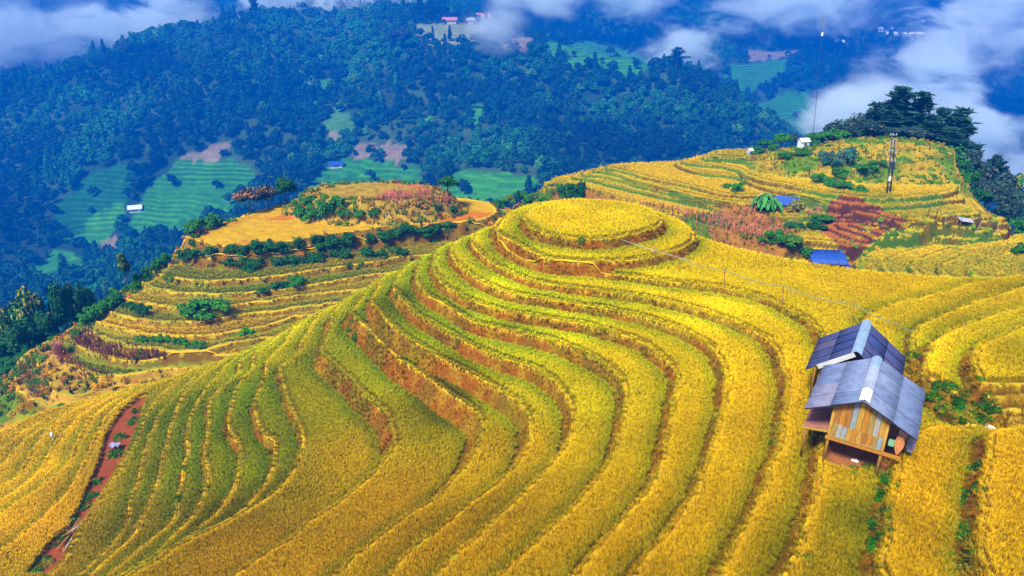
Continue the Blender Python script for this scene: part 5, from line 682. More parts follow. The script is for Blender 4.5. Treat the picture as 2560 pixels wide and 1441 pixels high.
GY = np.gradient(main.din, axis=0) / .10; GYO = np.gradient(main.dout, axis=0) / .10
def near_crop():
    Ps = []; S = []; Cc = []
    for y0, y1, s in ((11.5, 27, .092), (27, 40, .112), (40, 62, .145)):
        x, y = jitter_grid(-48, 44, y0, y1, s)
        k = view_ok(x, y) & (y > 11.5); x, y = x[k], y[k]
        din = main.sample(main.din, x, y); dout = main.sample(main.dout, x, y); far = main.sample(main.far, x, y)
        edge = .10 * (fbm(x * 1.5, y * 1.5, 2, 61) - .5)
        gy = main.sample(GY, x, y); gy2 = main.sample(GYO, x, y); k = (din > np.where(gy > .15, .34, .20) + edge) & (dout > np.where(gy2 < -.1, .10, .25) + edge) & (far < .3)
        k &= ~inside(BARE['path'], x, y) & ~inside(BARE['yard'], x, y)
        x, y = x[k], y[k]; z = main.z(x, y)
        c = idw(x, y, CROP_TONES) * K_TONE
        dn = main.sample(main.din, x, y); ef = sstep(.62, .2, dn) * sstep(.25, -.1, main.sample(GY, x, y)) * .75; c = c * (1 - ef[:, None]) + np.maximum(c * 1.25, np.array((.66, .42, .006))) * ef[:, None]  # away-facing lip rice: riper yellow, with its brighter lighting painted in
        do = main.sample(main.dout, x, y); c = c * (1 - sstep(1.1, .2, do)[:, None] * np.array((.42, .24, .0)))  # greener rice at the bank foot, with the bank's shade painted in
        p = fbm(x * .5, y * .5, 3, 63); q = fbm(x * .16, y * .16, 3, 64)
        c = c * (.76 + .5 * p[:, None]) * rr.uniform(.93, 1.07, len(x))[:, None]
        c[:, 1] *= .88 + .13 * q; c[:, 0] *= 1.05 - .10 * q
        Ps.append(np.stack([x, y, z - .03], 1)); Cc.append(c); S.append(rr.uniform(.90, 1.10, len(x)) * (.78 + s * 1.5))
    return np.vstack(Ps), np.concatenate(S), np.vstack(Cc)
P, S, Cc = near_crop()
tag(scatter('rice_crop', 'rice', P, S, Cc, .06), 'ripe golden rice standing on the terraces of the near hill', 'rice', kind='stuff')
N_RICE = len(P)

# dry grass on the lips and banks of the near hill
lp = []
for ring in main.rings:
    q = np.roll(ring, -1, 0); L = np.hypot(*(q - ring).T)
    for a, b, ll in zip(ring, q, L):
        if ll > 6 or (a[1] < 11 and b[1] < 11): continue
        m = rr.poisson(ll * 7)
        if m: t = rr.random((m, 1)); lp.append(a * (1 - t) + b * t)
lp = np.vstack(lp) + rr.normal(0, .05, (sum(map(len, lp)), 2))
k = view_ok(lp[:, 0], lp[:, 1]) & (lp[:, 1] > 11.3) & (lp[:, 1] < 60); lp = lp[k]
k = main.sample(main.far, lp[:, 0], lp[:, 1]) < 1.5; lp = lp[k]
k = ~inside(BARE['yard'], lp[:, 0], lp[:, 1]); lp = lp[k]
tone = np.array((.74, .46, .012))[None] * rr.uniform(.65, 1.2, (len(lp), 1)); g = fbm(lp[:, 0] * .4, lp[:, 1] * .4, 3, 71)
tone[:, 0] *= np.where(g > .6, .62, 1.0)
tone = tone * (.75 + .25 * np.clip((lp[:, 1] - 15) / 25, 0, 1))[:, None]
scat = scatter('lip_grass', 'tuft', np.column_stack([lp, main.z(lp[:, 0], lp[:, 1]) - .02]), rr.uniform(.45, .95, len(lp)), tone, .35)
tag(scat, 'dry yellow grass growing along the terrace lips of the near hill', 'grass', kind='stuff')
x, y = jitter_grid(-48, 44, 11.5, 56, .13)
k = view_ok(x, y); x, y = x[k], y[k]
k = (main.sample(main.bank, x, y) > .55) & (main.sample(main.far, x, y) < 1); x, y = x[k], y[k]
g = fbm(x * .45, y * .45, 3, 73); h = fbm(x * 1.4, y * 1.4, 2, 74)
k = rr.random(len(x)) < .8 + .2 * sstep(.42, .6, g); x, y, g, h = x[k], y[k], g[k], h[k]
c = mixv(np.broadcast_to(np.array((.46, .24, .008)), (len(x), 3)), np.array((.28, .24, .008)), sstep(.5, .68, g)); c = mixv(c, np.array((.32, .09, .008)), sstep(.55, .7, h) * .8)
tag(scatter('bank_grass', 'tuft', np.column_stack([x, y, main.z(x, y) - .02]), rr.uniform(.8, 1.7, len(x)) * (.8 + .5 * sstep(.4, .6, g)), c * rr.uniform(.55, 1.2, (len(x), 1)), .5), 'brown and olive dry grass on the earth banks of the near hill', 'grass', kind='stuff')
# green weeds: along the red path, round the huts, in odd corners of the banks
W = np.array(WEEDS)
pts = np.repeat(W[:, :2], W[:, 3].astype(int), 0); rad = np.repeat(W[:, 2], W[:, 3].astype(int))
pts = pts + rr.normal(0, 1, pts.shape) * rad[:, None] * .5
tag(scatter('weeds', 'weed', np.column_stack([pts, main.z(pts[:, 0], pts[:, 1])]), rr.uniform(.3, .8, len(pts)), np.where(rr.random((len(pts), 1)) < .7, np.array((.022, .11, .006)), np.array((.16, .13, .012))) * rr.uniform(.5, 1.5, (len(pts), 1)), .3),
    'green weeds in the banks and beside the red path', 'weeds', kind='stuff')

# rice and stubble on the two farther hills
def far_crop(t, s, skip, tone_fn, name, label, hs=1.0):
    x, y = jitter_grid(t.xs[1], t.xs[-2], t.ys[1], t.ys[-2], s)
    k = view_ok(x, y); x, y = x[k], y[k]
    din = t.sample(t.din, x, y); dout = t.sample(t.dout, x, y); far = t.sample(t.far, x, y)
    k = (din > .55) & (dout > .25) & (far < .2) & ~skip(x, y); x, y = x[k], y[k]
    c = tone_fn(x, y) * rr.uniform(.85, 1.3, (len(x), 1))
    tag(scatter(name, 'rice', np.column_stack([x, y, t.z(x, y) - .05]), rr.uniform(.95, 1.35, len(x)) * hs * (s / .17), c, .12), label, 'rice', kind='stuff')
toneL = lambda x, y: 1.2 * np.column_stack([left.sample(bodyL[..., k], x, y) for k in range(3)])
lowL = lambda x, y: (left.sample(left.level.astype(float), x, y) < 2.4) | (left.sample(left.mound, x, y) > .02) | (left.sample(wild, x, y) > .3) | (left.sample(left.level.astype(float), x, y) > 11.5)
far_crop(left, .24, lowL, toneL, 'rice_crop', 'yellow green rice on the narrow terraces of the left hill', .8)
toneR = lambda x, y: 1.25 * np.column_stack([right.sample(bodyR[..., k], x, y) for k in range(3)])
skR = lambda x, y: (right.sample(right.mound, x, y) > .04) | inside(RED_PATCH, x, y) | inside(CORN_SLOPE, x, y)
far_crop(right, .23, skR, toneR, 'rice_crop', 'golden rice on the terraces of the right hill', .8)
# dry corn: pinkish stalks on the left mound, on the slope below the right hill and on the knoll
def corn_patch(t, ring, s, col, label, green=.0):
    r = np.array(ring); x, y = jitter_grid(r[:, 0].min(), r[:, 0].max(), r[:, 1].min(), r[:, 1].max(), s)
    k = inside(ring, x, y) & (rr.random(len(x)) < .35 + .9 * fbm(x * .3, y * .3, 2, 81)); x, y = x[k], y[k]
    c = np.array(col)[None] * rr.uniform(.55, 1.35, (len(x), 1)); gk = rr.random(len(x)) < green; c[gk] = np.array((.06, .20, .02)) * rr.uniform(.5, 1.3, (gk.sum(), 1))
    tag(scatter('dry_corn', 'corn', np.column_stack([x, y, t.z(x, y)]), rr.uniform(.6, 1.05, len(x)), c, .15), label, 'corn', kind='stuff')
for t, ring, s, col, label, gr in CORN: corn_patch({'L': left, 'R': right}[t], ring, s, col, label, gr)

# rough growth: dry and green tufts on the banks and flanks of the farther hills
def rough(t, s, mask, tones, name, label, size):
    x, y = jitter_grid(t.xs[1], t.xs[-2], t.ys[1], t.ys[-2], s); k = view_ok(x, y); x, y = x[k], y[k]
    k = mask(x, y) & (rr.random(len(x)) < .25 + .9 * fbm(x * .35, y * .35, 3, 83)); x, y = x[k], y[k]
    g = fbm(x * .22, y * .22, 3, 85) + rr.normal(0, .09, len(x)); i = np.clip(((g - .3) / .4 * len(tones)).astype(int), 0, len(tones) - 1)
    c = np.array(tones)[i] * rr.uniform(.55, 1.35, (len(x), 1))
    wd = rr.random(len(x)) < .45
    for key, m in (('weed', wd), ('rice', ~wd)):
        f = 1.6 if key == 'weed' else 1.9
        tag(scatter(name, key, np.column_stack([x[m], y[m], t.z(x[m], y[m]) - .04]), rr.uniform(.5, 1.3, m.sum()) * size * f, c[m], .3), label, 'scrub', kind='stuff')
S_ = lambda t, F, x, y: t.sample(np.asarray(F, float), x, y)
ORANGE = [(.03, .12, .008), (.05, .17, .008), (.20, .20, .01), (.42, .20, .012), (.54, .25, .01), (.56, .32, .012), (.42, .14, .02), (.05, .16, .008), (.03, .13, .008)]
rough(left, .62, lambda x, y: ((S_(left, left.bank, x, y) > .4) & (S_(left, left.level, x, y) > 8.5)) | ((S_(left, wild, x, y) > .4) & (S_(left, left.far, x, y) < 14)) | ((S_(left, left.level, x, y) < 2.4) & (S_(left, left.din, x, y) > .3) & (S_(left, left.far, x, y) < 12)), ORANGE, 'dry_scrub', 'orange and green dry scrub on the banks and flank of the left hill', 1.15)
rough(left, .55, lambda x, y: (S_(left, left.mound, x, y) > .0) & (S_(left, left.mound, x, y) < .42), [(.08, .20, .01), (.30, .24, .015), (.50, .27, .015), (.44, .20, .02), (.12, .22, .012)], 'mound_scrub', 'mixed dry and green scrub on the flank of the left mound', 1.15)
rough(right, .6, lambda x, y: (S_(right, right.mound, x, y) > .06), [(.05, .20, .01), (.12, .26, .01), (.40, .30, .015), (.52, .32, .015), (.46, .28, .05), (.06, .22, .012)], 'knoll_scrub', 'yellow and green scrub covering the knoll of the right hill', .8)
rough(right, .6, lambda x, y: inside(CORN_SLOPE, x, y) | ((S_(right, right.far, x, y) > .5) & (S_(right, right.far, x, y) < 16) & ~inside(SPUR, x, y)), [(.04, .15, .01), (.05, .19, .01), (.40, .18, .03), (.48, .20, .05), (.34, .22, .03), (.05, .17, .01)], 'slope_scrub', 'dry scrub and green weeds on the slopes round the right hill', .85)
rough(right, .5, lambda x, y: inside(SPUR, x, y), [(.06, .26, .01), (.24, .34, .01), (.62, .46, .01), (.72, .48, .01), (.60, .38, .015), (.10, .30, .01)], 'spur_crop', 'yellow crop with green weedy lines on the right spur', .62)

# ---------------------------------------------------------------- forest on the far slope
fr = np.random.default_rng(21)
def crown_points(rng, lobes, n, up=.35):
    """points on the shells of several overlapping lobes, with outward normals"""
    P = []; N = []; Tt = []
    for (cx, cy, cz, rx, rz) in lobes:
        d = rng.normal(size=(n, 3)); d /= np.linalg.norm(d, axis=1, keepdims=True); d[:, 2] = np.where(d[:, 2] < -.4, -d[:, 2], d[:, 2])
        r = rng.uniform(.62, 1.08, n)[:, None]
        P.append(np.array([cx, cy, cz]) + d * r * np.array([rx, rx, rz])); N.append(d + np.array([0, 0, up]) + rng.normal(0, .45, (n, 3)))
        Tt.append(np.repeat((rng.uniform(.65, 1.3, n) * rng.uniform(.82, 1.15))[:, None], 3, 1))
    return np.vstack(P), np.vstack(N), np.vstack(Tt)
def far_broadleaf(rng):
    lobes = [(0, 0, 5.4, 2.2, 1.9)] + [(1.9 * math.cos(a), 1.9 * math.sin(a), 3.6 + rng.uniform(-.5, 1.1), 1.7, 1.5) for a in rng.uniform(0, 6.28, 5)]
    P, N, T = crown_points(rng, lobes, 46); V, F, C = leaf_cards(P, N, 1.25, T, 1.3, rng)
    tv, tf, _ = blades(2, 4.5, .1, .16, 0, rng); b = len(V)
    return np.vstack([V, tv]), np.vstack([F, tf + b]), np.vstack([C, np.full((len(tv), 3), .9)])
def far_conifer(rng, h=11.):
    n = 190; t = rng.random(n) ** .8; z = h * (.25 + .75 * t); r = 2.3 * (1 - t) ** .7 * rng.uniform(.25, 1, n) + .1
    a = rng.uniform(0, 6.28, n); P = np.stack([r * np.cos(a), r * np.sin(a), z - .25 * r], 1)
    N = np.stack([np.cos(a), np.sin(a), np.full(n, 1.2)], 1) + rng.normal(0, .4, (n, 3)); T = np.repeat(rng.uniform(.6, 1.2, n)[:, None], 3, 1)
    V, F, C = leaf_cards(P, N, 1.15, T, 1.5, rng); tv, tf, _ = blades(3, h * .95, .05, .17, 0, rng)
    return np.vstack([V, tv]), np.vstack([F, tf + len(V)]), np.vstack([C, np.full((len(tv), 3), .8)])
LEAF = foliage_material('forest_leaf', True, sheen=.1)
variant_set('wood', [variant('forest_tree', *far_broadleaf(fr), LEAF) for k in range(8)] + [variant('forest_pine', *far_conifer(fr), LEAF) for k in range(1)])
pts = []; d = 118.0
while d < 1180:
    s = 5.0 + d * .0026
    u = np.arange(-.86, .88, s / d); u = u + fr.uniform(-.5, .5, len(u)) * s / d
    yy = d + fr.uniform(-.5, .5, len(u)) * s; pts.append(np.column_stack([u * yy, yy])); d += s
pts = np.vstack(pts)
def grid_at(F, x, y):
    i = np.clip(np.searchsorted(rows, y) - 1, 0, len(rows) - 2); j = np.clip(((x / y - us[0]) / (us[1] - us[0])).astype(int), 0, len(us) - 2); return F[i, j]
k = (grid_at(field, pts[:, 0], pts[:, 1]) == 0) | (fr.random(len(pts)) < .025); pts = pts[k]
k = fr.random(len(pts)) < .55 + .7 * fbm(pts[:, 0] / 35, pts[:, 1] / 35, 3, 91); pts = pts[k]
# nothing hidden below the near hills
zz = slope.z(pts[:, 0], pts[:, 1]); el = np.arctan2(zz + 8 - 14.6, pts[:, 1]); u = pts[:, 0] / pts[:, 1]
k = el > math.radians(-27); pts, zz = pts[k], zz[k]
g = fbm(pts[:, 0] / 60, pts[:, 1] / 60, 3, 93); h = fr.random(len(pts))
c = mixv(np.broadcast_to(np.array((.004, .052, .036)), (len(pts), 3)), np.array((.018, .15, .022)), sstep(.45, .68, g)); c = mixv(c, np.array((.05, .19, .02)), (h > .955) * 1.0)  # bluish teal leaves: part of the distance haze is painted into the colour
sc = fr.uniform(.6, 1.4, len(pts)) * (.8 + .45 * fbm(pts[:, 0] / 50, pts[:, 1] / 50, 2, 95))
tag(scatter('forest', 'wood', np.column_stack([pts, zz - .4]), sc, c * fr.uniform(.75, 1.25, (len(pts), 1)) * (.5 + .8 * sstep(.3, .7, fbm(pts[:, 0] / 48, pts[:, 1] / 48, 3, 97)))[:, None], .06), 'dense dark forest covering the far valley side', 'forest', kind='stuff')  # broad dim patches paint shaded folds into the crowns
N_TREES = len(pts)

# ---------------------------------------------------------------- trees and shrubs one can tell apart
tr_ = np.random.default_rng(33)
BARK = plain('bark', (.11, .075, .045), .9, .1, .4, 9, (1, 1, .25), .6)
LEAFM = {k: foliage_material('leaf_' + k, False, c, .1) for k, c in dict(pine=(.018, .075, .040), dark=(.022, .060, .045), green=(.030, .17, .012), dark2=(.015, .10, .015), yellow=(.24, .24, .03), bright=(.06, .36, .02), blue=(.03, .13, .10), orange=(.50, .20, .07), pink=(.20, .13, .09), banana=(.05, .24, .045), bananadry=(.08, .10, .12), pale=(.30, .34, .10)).items()}
def cards_object(name, parent, P, N, T, size, aspect, mat):
    V, F, C = leaf_cards(P, N, size, T, aspect, tr_); me = mesh_np(name, V, F, C, False, 'tint'); return link(name, me, mat, parent)
def trunk_mesh(h, r, limbs, lean=.04, spread=.35, top=.9):
    m = MB(); p = [(tr_.normal(0, lean) * h * t, tr_.normal(0, lean) * h * t, h * top * t) for t in (0, .3, .6, 1)]
    p[0] = (0, 0, -.15 * max(1, h * .1)); m.tube(p, [r, r * .8, r * .55, r * .15], 7)
    for k in range(limbs):
        t = tr_.uniform(.25, .8); a = tr_.uniform(0, 6.28); z = h * top * t; L = h * spread * tr_.uniform(.6, 1)
        m.tube([(0, 0, z), (math.cos(a) * L * .5, math.sin(a) * L * .5, z + L * .28), (math.cos(a) * L, math.sin(a) * L, z + L * .5)], [r * .4, r * .25, r * .06], 5)
    return m
PROTO = {}
def tree_pine(size=13.0, width=5.6, layers=14, bottom=.16):
    root = empty('pine_tree', (0, 0, 0)); m = trunk_mesh(size, .20, 0, .012, top=.97); P = []; N = []; T = []
    for i in range(layers):
        t = (i + tr_.uniform(0, .6)) / layers; z = size * (bottom + (.97 - bottom) * t); R = width / 2 * (1 - t ** 1.25) * tr_.uniform(.7, 1.15) + .2
        for a in tr_.uniform(0, 6.283, 6 if t < .8 else 4):
            L = R * tr_.uniform(.65, 1.1); up = .10 + .5 * t; c, s = math.cos(a), math.sin(a)
            m.tube([(0, 0, z), (c * L * .5, s * L * .5, z + L * up * .35), (c * L, s * L, z + L * up)], [.06, .04, .015], 4, cap=False)
            n = int(20 + 26 * L); q = tr_.uniform(.25, 1.05, n)
            w = .30 + .35 * np.sin(q * 3.0); pp = np.stack([c * L * q, s * L * q, z + L * up * q], 1) + tr_.normal(0, 1, (n, 3)) * w[:, None] * np.array([.55, .55, .22])
            P.append(pp); N.append(tr_.normal(0, .5, (n, 3)) + np.array([0, 0, 1.0])); T.append(np.repeat(tr_.uniform(.5, 1.45, n)[:, None], 3, 1))
    m.build('trunk', BARK, root); cards_object('crown', root, np.vstack(P), np.vstack(N), np.vstack(T), .42, 2.4, LEAFM['pine']); return root
def tree_round(kind, n=1500, flower=None, flat=.78, trunk=.34, name='broadleaf_tree'):
    """unit tree: 10 m high, 8 m wide"""
    root = empty(name, (0, 0, 0)); trunk_mesh(10, .28, 7, .02, .32, .8).build('trunk', BARK, root)
    lobes = [(0, 0, 7.0, 2.7, 2.4)]
    for k in range(8):
        a = k * 2.4 + tr_.uniform(-.3, .3); q = tr_.uniform(1.3, 2.7); lobes.append((q * math.cos(a), q * math.sin(a), 10 * trunk + 1.2 + tr_.uniform(0, 3.6), tr_.uniform(1.3, 1.9), tr_.uniform(1.1, 1.6)))
    P, N, T = crown_points(tr_, lobes, n // 9 + 30); cards_object('crown', root, P, N, T, .62, 1.5, LEAFM[kind])
    if flower:
        k = (P[:, 2] > 6.2) & (N[:, 2] > .3) & (tr_.random(len(P)) < (.5 if flower in ('orange', 'yellow') else .06))
        cards_object('blossom', root, P[k] + N[k] * .12, N[k], T[k], .5, 1.2, LEAFM[flower])
    return root
def shrub(kind, n=900, flower=None):
    """unit shrub: 2 m high, 2.4 m wide"""
    root = empty('shrub', (0, 0, 0)); m = MB()
    for k in range(7):
        a = tr_.uniform(0, 6.28); L = tr_.uniform(.4, .9); m.tube([(0, 0, -.1), (math.cos(a) * L * .5, math.sin(a) * L * .5, .7), (math.cos(a) * L, math.sin(a) * L, 1.4)], [.035, .025, .008], 4, cap=False)
    m.build('stems', BARK, root)
    lobes = [(tr_.uniform(-.2, .2), tr_.uniform(-.2, .2), tr_.uniform(.8, 1.2), tr_.uniform(.5, .75), tr_.uniform(.5, .8))] + [(q * math.cos(a), q * math.sin(a), tr_.uniform(.3, 1.35), tr_.uniform(.25, .6), tr_.uniform(.22, .6)) for a, q in zip(tr_.uniform(0, 6.28, 8), tr_.uniform(.35, 1.15, 8))]
    P, N, T = crown_points(tr_, lobes, n // 9); P += tr_.normal(0, .05, P.shape); P[:, 2] = np.abs(P[:, 2]); cards_object('foliage', root, P, N, T, .20, 1.7, LEAFM[kind]); return root
KINDS = {'pine': lambda: tree_pine(), 'pine_small': lambda: tree_pine(13, 9, 7, .5), 'round_dark': lambda: tree_round('dark', flower='pink'), 'round_green': lambda: tree_round('green'), 'round_green2': lambda: tree_round('dark2', 1900), 'round_dark2': lambda: tree_round('dark2', flat=.4, trunk=.5), 'round_yellow': lambda: tree_round('green', flower='yellow'), 'round_yellow2': lambda: tree_round('dark2', 1900, 'yellow'), 'round_orange': lambda: tree_round('dark', 1700, 'orange'), 'shrub_green': lambda: shrub('green'), 'shrub_dark': lambda: shrub('dark2'), 'shrub_blue': lambda: shrub('blue'), 'shrub_yellow': lambda: shrub('yellow'), 'shrub_bright': lambda: shrub('bright')}
CAT = {'pine': 'tree', 'roun': 'tree', 'shru': 'shrub'}
def plant(kind, x, y, z, h, w, label, group):
    vs = PROTO.setdefault(kind, [])
    limit = 3 if kind == 'pine' else 5 if kind in ('shrub_dark', 'shrub_green') else 2
    if len(vs) < limit: o = KINDS[kind](); vs.append(o)
    else: o = copy_tree(vs[tr_.integers(0, limit)])
    H, Wd = (13.0, 6.2) if kind.startswith('pine') else (9.4, 7.6) if kind.startswith('round') else (1.95, 2.5)
    o.location = (x, y, z); s = h / H; sw = (w / Wd) if w else s
    o.scale = (sw * tr_.uniform(.85, 1.2), sw * tr_.uniform(.85, 1.2), s); o.rotation_euler = (0, 0, tr_.uniform(0, 6.28)); tag(o, label, CAT[kind[:4]], group); return o
for x, y, z, h, w, kind, label, group in PLANTS: plant(kind, x, y, z, h, w, label, group)

# ---------------------------------------------------------------- the two huts
def corrugated(L, W, pitch, amp, thick=.012, n_across=2):
    """sheet from the ridge (v=0) to the eave (v=W); waves follow each other along u"""
    nu = max(4, int(L / pitch * 6)); V = []; F = []
    for j in range(n_across + 1):
        for i in range(nu + 1):
            u = L * i / nu; V.append((u, W * j / n_across, amp * math.cos(2 * math.pi * u / pitch)))
    k = nu + 1
    for j in range(n_across):
        for i in range(nu): F.append((j * k + i, j * k + i + 1, j * k + k + i + 1, j * k + k + i))
    b = len(V); V2 = [(x, y, z - thick) for x, y, z in V]; F2 = [tuple(q + b for q in reversed(f)) for f in F]
    E_ = [(i, i + b, i + 1 + b, i + 1) for i in range(nu)] + [(b - k + i, b - k + i + 1, b - k + i + 1 + b, b - k + i + b) for i in range(nu)]
    return V + V2, F + F2 + E_
def roof_sheets(parent, mat, ridge, along, down, L, W, rows_, cols_, pitch, amp, name='roof_sheet'):
    """overlapping sheets on one slope; ridge = start of the ridge, along and down are unit vectors"""
    along, down = Vector(along), Vector(down); nrm = along.cross(down).normalized()
    if nrm.z < 0: nrm = -nrm
    cl = L / cols_; rw = W / rows_
    for r in range(rows_):
        for c in range(cols_):
            v, f = corrugated(cl + .03, rw + (.10 if r < rows_ - 1 else 0), pitch, amp)
            lift = .014 * (rows_ - r) + .006 * (c % 2); tw = random.uniform(-.006, .006)
            o = Vector(ridge) + along * (cl * c) + down * (rw * r)
            pts = [o + along * p[0] + down * p[1] + nrm * (p[2] + lift + tw * p[1]) for p in v]
            me = bpy.data.meshes.new(name); me.from_pydata([tuple(p) for p in pts], [], f); me.update()
            me.polygons.foreach_set('use_smooth', [True] * len(me.polygons)); link(name, me, mat[(r * 7 + c * 3 + random.randrange(2)) % len(mat)], parent)
def ridge_caps(parent, mats, a, b, n, w, drop, name='ridge_cap'):
    a, b = Vector(a), Vector(b); d = (b - a).normalized(); side = Vector((d.y, -d.x, 0)).normalized(); Lg = (b - a).length / n
    for i in range(n):
        p = a + d * Lg * i; q = a + d * (Lg * (i + 1) + .05); up = .085 + .012 * (i % 2); m = MB()
        ang = (-1, -.5, 0, .5, 1); ring = [[pt + side * w * t + Vector((0, 0, up - drop * abs(t) ** 1.4 + dz)) for t in ang] for pt in (p, q) for dz in (0, -.014)]
        v = [x for r_ in ring for x in r_]; k = 5; f = []
        for t in range(4): f += [(t, t + 1, 2 * k + t + 1, 2 * k + t), (k + t, 3 * k + t, 3 * k + t + 1, k + t + 1), (t, k + t, k + t + 1, t + 1), (2 * k + t, 2 * k + t + 1, 3 * k + t + 1, 3 * k + t)]
        f += [(0, 2 * k, 3 * k, k), (4, k + 4, 3 * k + 4, 2 * k + 4)]
        m.add(v, f); m.build(name, mats[min(i, len(mats) - 1)], parent)

GREYS = [plain('cement_sheet_%s' % k, c, .75, .2, .28, 3.0, (1, 1, 1), .2) for k, c in (('pale', (.14, .185, .33)), ('grey', (.11, .15, .29)), ('warm', (.17, .175, .29)))]
BLUES = [plain('dark_sheet_%s' % k, c, .6, .3, .35, 2.2) for k, c in (('blue', (.030, .048, .17)), ('slate', (.045, .055, .16)), ('worn', (.08, .075, .16)))]
CAPB = plain('ridge_metal_blue', (.24, .36, .52), .5, .4, .18, 2.0); CAPW = plain('ridge_metal_white', (.78, .80, .80), .5, .4, .08, 2.0); CAPG = plain('ridge_metal_grey', (.33, .38, .50), .55, .4, .2, 2.0)
WOODC = {'orange': (.40, .17, .02), 'brown': (.30, .13, .03), 'yellow': (.40, .23, .035), 'straw': (.30, .20, .05), 'grey': (.30, .29, .27), 'bluegrey': (.22, .27, .30), 'pale': (.42, .46, .50), 'dark': (.05, .03, .02)}
WOOD = {k: plain('wood_' + k, c, .8, .15, .35, 5.0, (6, 6, .7), .35) for k, c in WOODC.items()}

def hut_frame(x0, y0, th):
    fx, fy = math.sin(th), math.cos(th); rx, ry = math.cos(th), -math.sin(th)
    return lambda a, b, z: Vector((x0 + a * rx + b * fx, y0 + a * ry + b * fy, z))
GZ = -1.35
def front_hut():
    x0, y0, th = 12.15, 20.15, .57; P = hut_frame(x0, y0, th)          # ridge front end in plan; a = to the right, b = back along the ridge
    root = empty('stilt_hut', (0, 0, 0)); tag(root, 'wooden stilt hut with pale grey corrugated roof, the nearer of the two huts', 'hut')
    L, zr, ze, w = 3.72, 1.72, .83, 1.80
    al = (P(0, 1, 0) - P(0, 0, 0)); W = math.hypot(w, zr - ze)
    for s in (-1, 1):
        dn = (P(s * w, 0, ze) - P(0, 0, zr)).normalized()
        roof_sheets(root, GREYS, P(0, 0, zr), al, dn, L, W, 2, 4, .185, .042)
    ridge_caps(root, [CAPW, CAPG, CAPG, CAPB], P(0, .12, zr + .02), P(0, L + .05, zr + .02), 4, .17, .10)
    # body: floor at -0.2, walls 1.75 wide from b=.42 to b=3.2
    a0, a1, b0, b1, zf = -.88, .88, .42, 3.25, -.17
    zroof = lambda a: zr - (zr - ze) * abs(a) / w - .05
    # stilts
    for a in (a0, a1):
        for b in (b0, (b0 + b1) / 2, b1):
            p = P(a, b, 0); m = MB(); m.tube([(p.x + random.uniform(-.03, .03), p.y, GZ - .12), (p.x, p.y, zf), (p.x, p.y, zroof(a) - .02)], [.062, .058, .05], 8)
            m.build('stilt', WOOD['yellow' if b == b0 else 'brown'], root, True)
    # floor beams and joists
    for b in (b0 - .06, (b0 + b1) / 2, b1):
        m = MB(); m.beam(P(a0 - .10, b, zf - .07), P(a1 + (.62 if b < 1 else .1), b, zf - .07), .08, .11); m.build('floor_beam', WOOD['orange' if b < 1 else 'brown'], root)
    m = MB(); m.box((P(0, (b0 + b1) / 2, zf)), (a1 - a0, b1 - b0, .035), Matrix.Rotation(-th, 3, 'Z')); m.build('floor', WOOD['brown'], root)
    m = MB(); m.beam(P(a0, b0 - .075, zf + .03), P(a1, b0 - .075, zf + .03), .035, .05); m.build('sill_board', WOOD['straw'], root)
    # front wall: two staggered courses of short planks
    random.seed(12)
    def planks(at, u0, u1, n, zlow, zhigh, pal, name='plank', thick=.022, stag=.04):
        step = (u1 - u0) / n
        for i in range(n):
            ua, ub = u0 + step * i + .005, u0 + step * (i + 1) - .005
            lo = zlow(ua) if callable(zlow) else zlow; ha, hb = (zhigh(ua), zhigh(ub)) if callable(zhigh) else (zhigh, zhigh)
            jl = random.uniform(-stag, stag) if not callable(zhigh) else 0; off = random.uniform(0, .014)
            q = [at(ua, off, lo), at(ub, off, lo), at(ub, off, hb + jl), at(ua, off, ha + jl)]; r = [at(ua, off + thick, lo), at(ub, off + thick, lo), at(ub, off + thick, hb + jl), at(ua, off + thick, ha + jl)]
            m = MB(); m.add(q + r, [(0, 1, 2, 3), (7, 6, 5, 4), (0, 4, 5, 1), (1, 5, 6, 2), (2, 6, 7, 3), (3, 7, 4, 0)])
            m.build(name, WOOD[pal[i % len(pal)]], root)
    front = lambda u, o, z: P(u, b0 - .03 - o, z)
    planks(front, a0 + .05, a1 - .05, 10, zf + .05, zf + .56, ['straw', 'grey', 'bluegrey', 'yellow', 'orange', 'yellow', 'brown', 'orange', 'straw', 'bluegrey'])
    front2 = lambda u, o, z: P(u, b0 - .012 - o, z)
    planks(front2, a0 + .05, a1 - .05, 9, zf + .50, lambda u: zroof(u) - .03, ['brown', 'orange', 'brown', 'bluegrey', 'yellow', 'orange', 'straw', 'grey', 'yellow'])
    back = lambda u, o, z: P(u, b1 + .01 + o, z)
    planks(back, a0 + .05, a1 - .05, 9, zf, lambda u: zroof(u) - .03, ['brown', 'grey', 'straw'])
    leftw = lambda u, o, z: P(a0 - .02 - o, u, z)
    planks(leftw, b0 + .05, b1 - .05, 13, zf + .02, zroof(a0) - .10, ['brown', 'grey', 'orange', 'straw', 'brown', 'grey'])
    rightw = lambda u, o, z: P(a1 + .02 + o, u, z)
    planks(rightw, b0 + 1.05, b1 - .05, 8, zf + .02, zroof(a1) - .10, ['dark', 'brown', 'brown', 'grey'])
    planks(rightw, b0 + .05, b0 + .42, 2, zf + .02, zroof(a1) - .10, ['brown', 'orange'])
    # rafters at the front gable
    for s in (-1, 1):
        m = MB(); m.beam(P(0, .30, zr - .07), P(s * w * .97, .30, ze - .04), .05, .06); m.build('rafter', WOOD['brown'], root)
        m = MB(); m.beam(P(0, L - .2, zr - .07), P(s * w * .97, L - .2, ze - .04), .05, .06); m.build('rafter', WOOD['brown'], root)
    # drying deck on the left, its outer edge carried by two legs
    m = MB(); c = [P(a0 - .05, b0 + .15, zf + .10), P(a0 - .92, b0 + .05, zf + .02), P(a0 - .92, b0 + 1.75, zf + .02), P(a0 - .05, b0 + 1.85, zf + .10)]
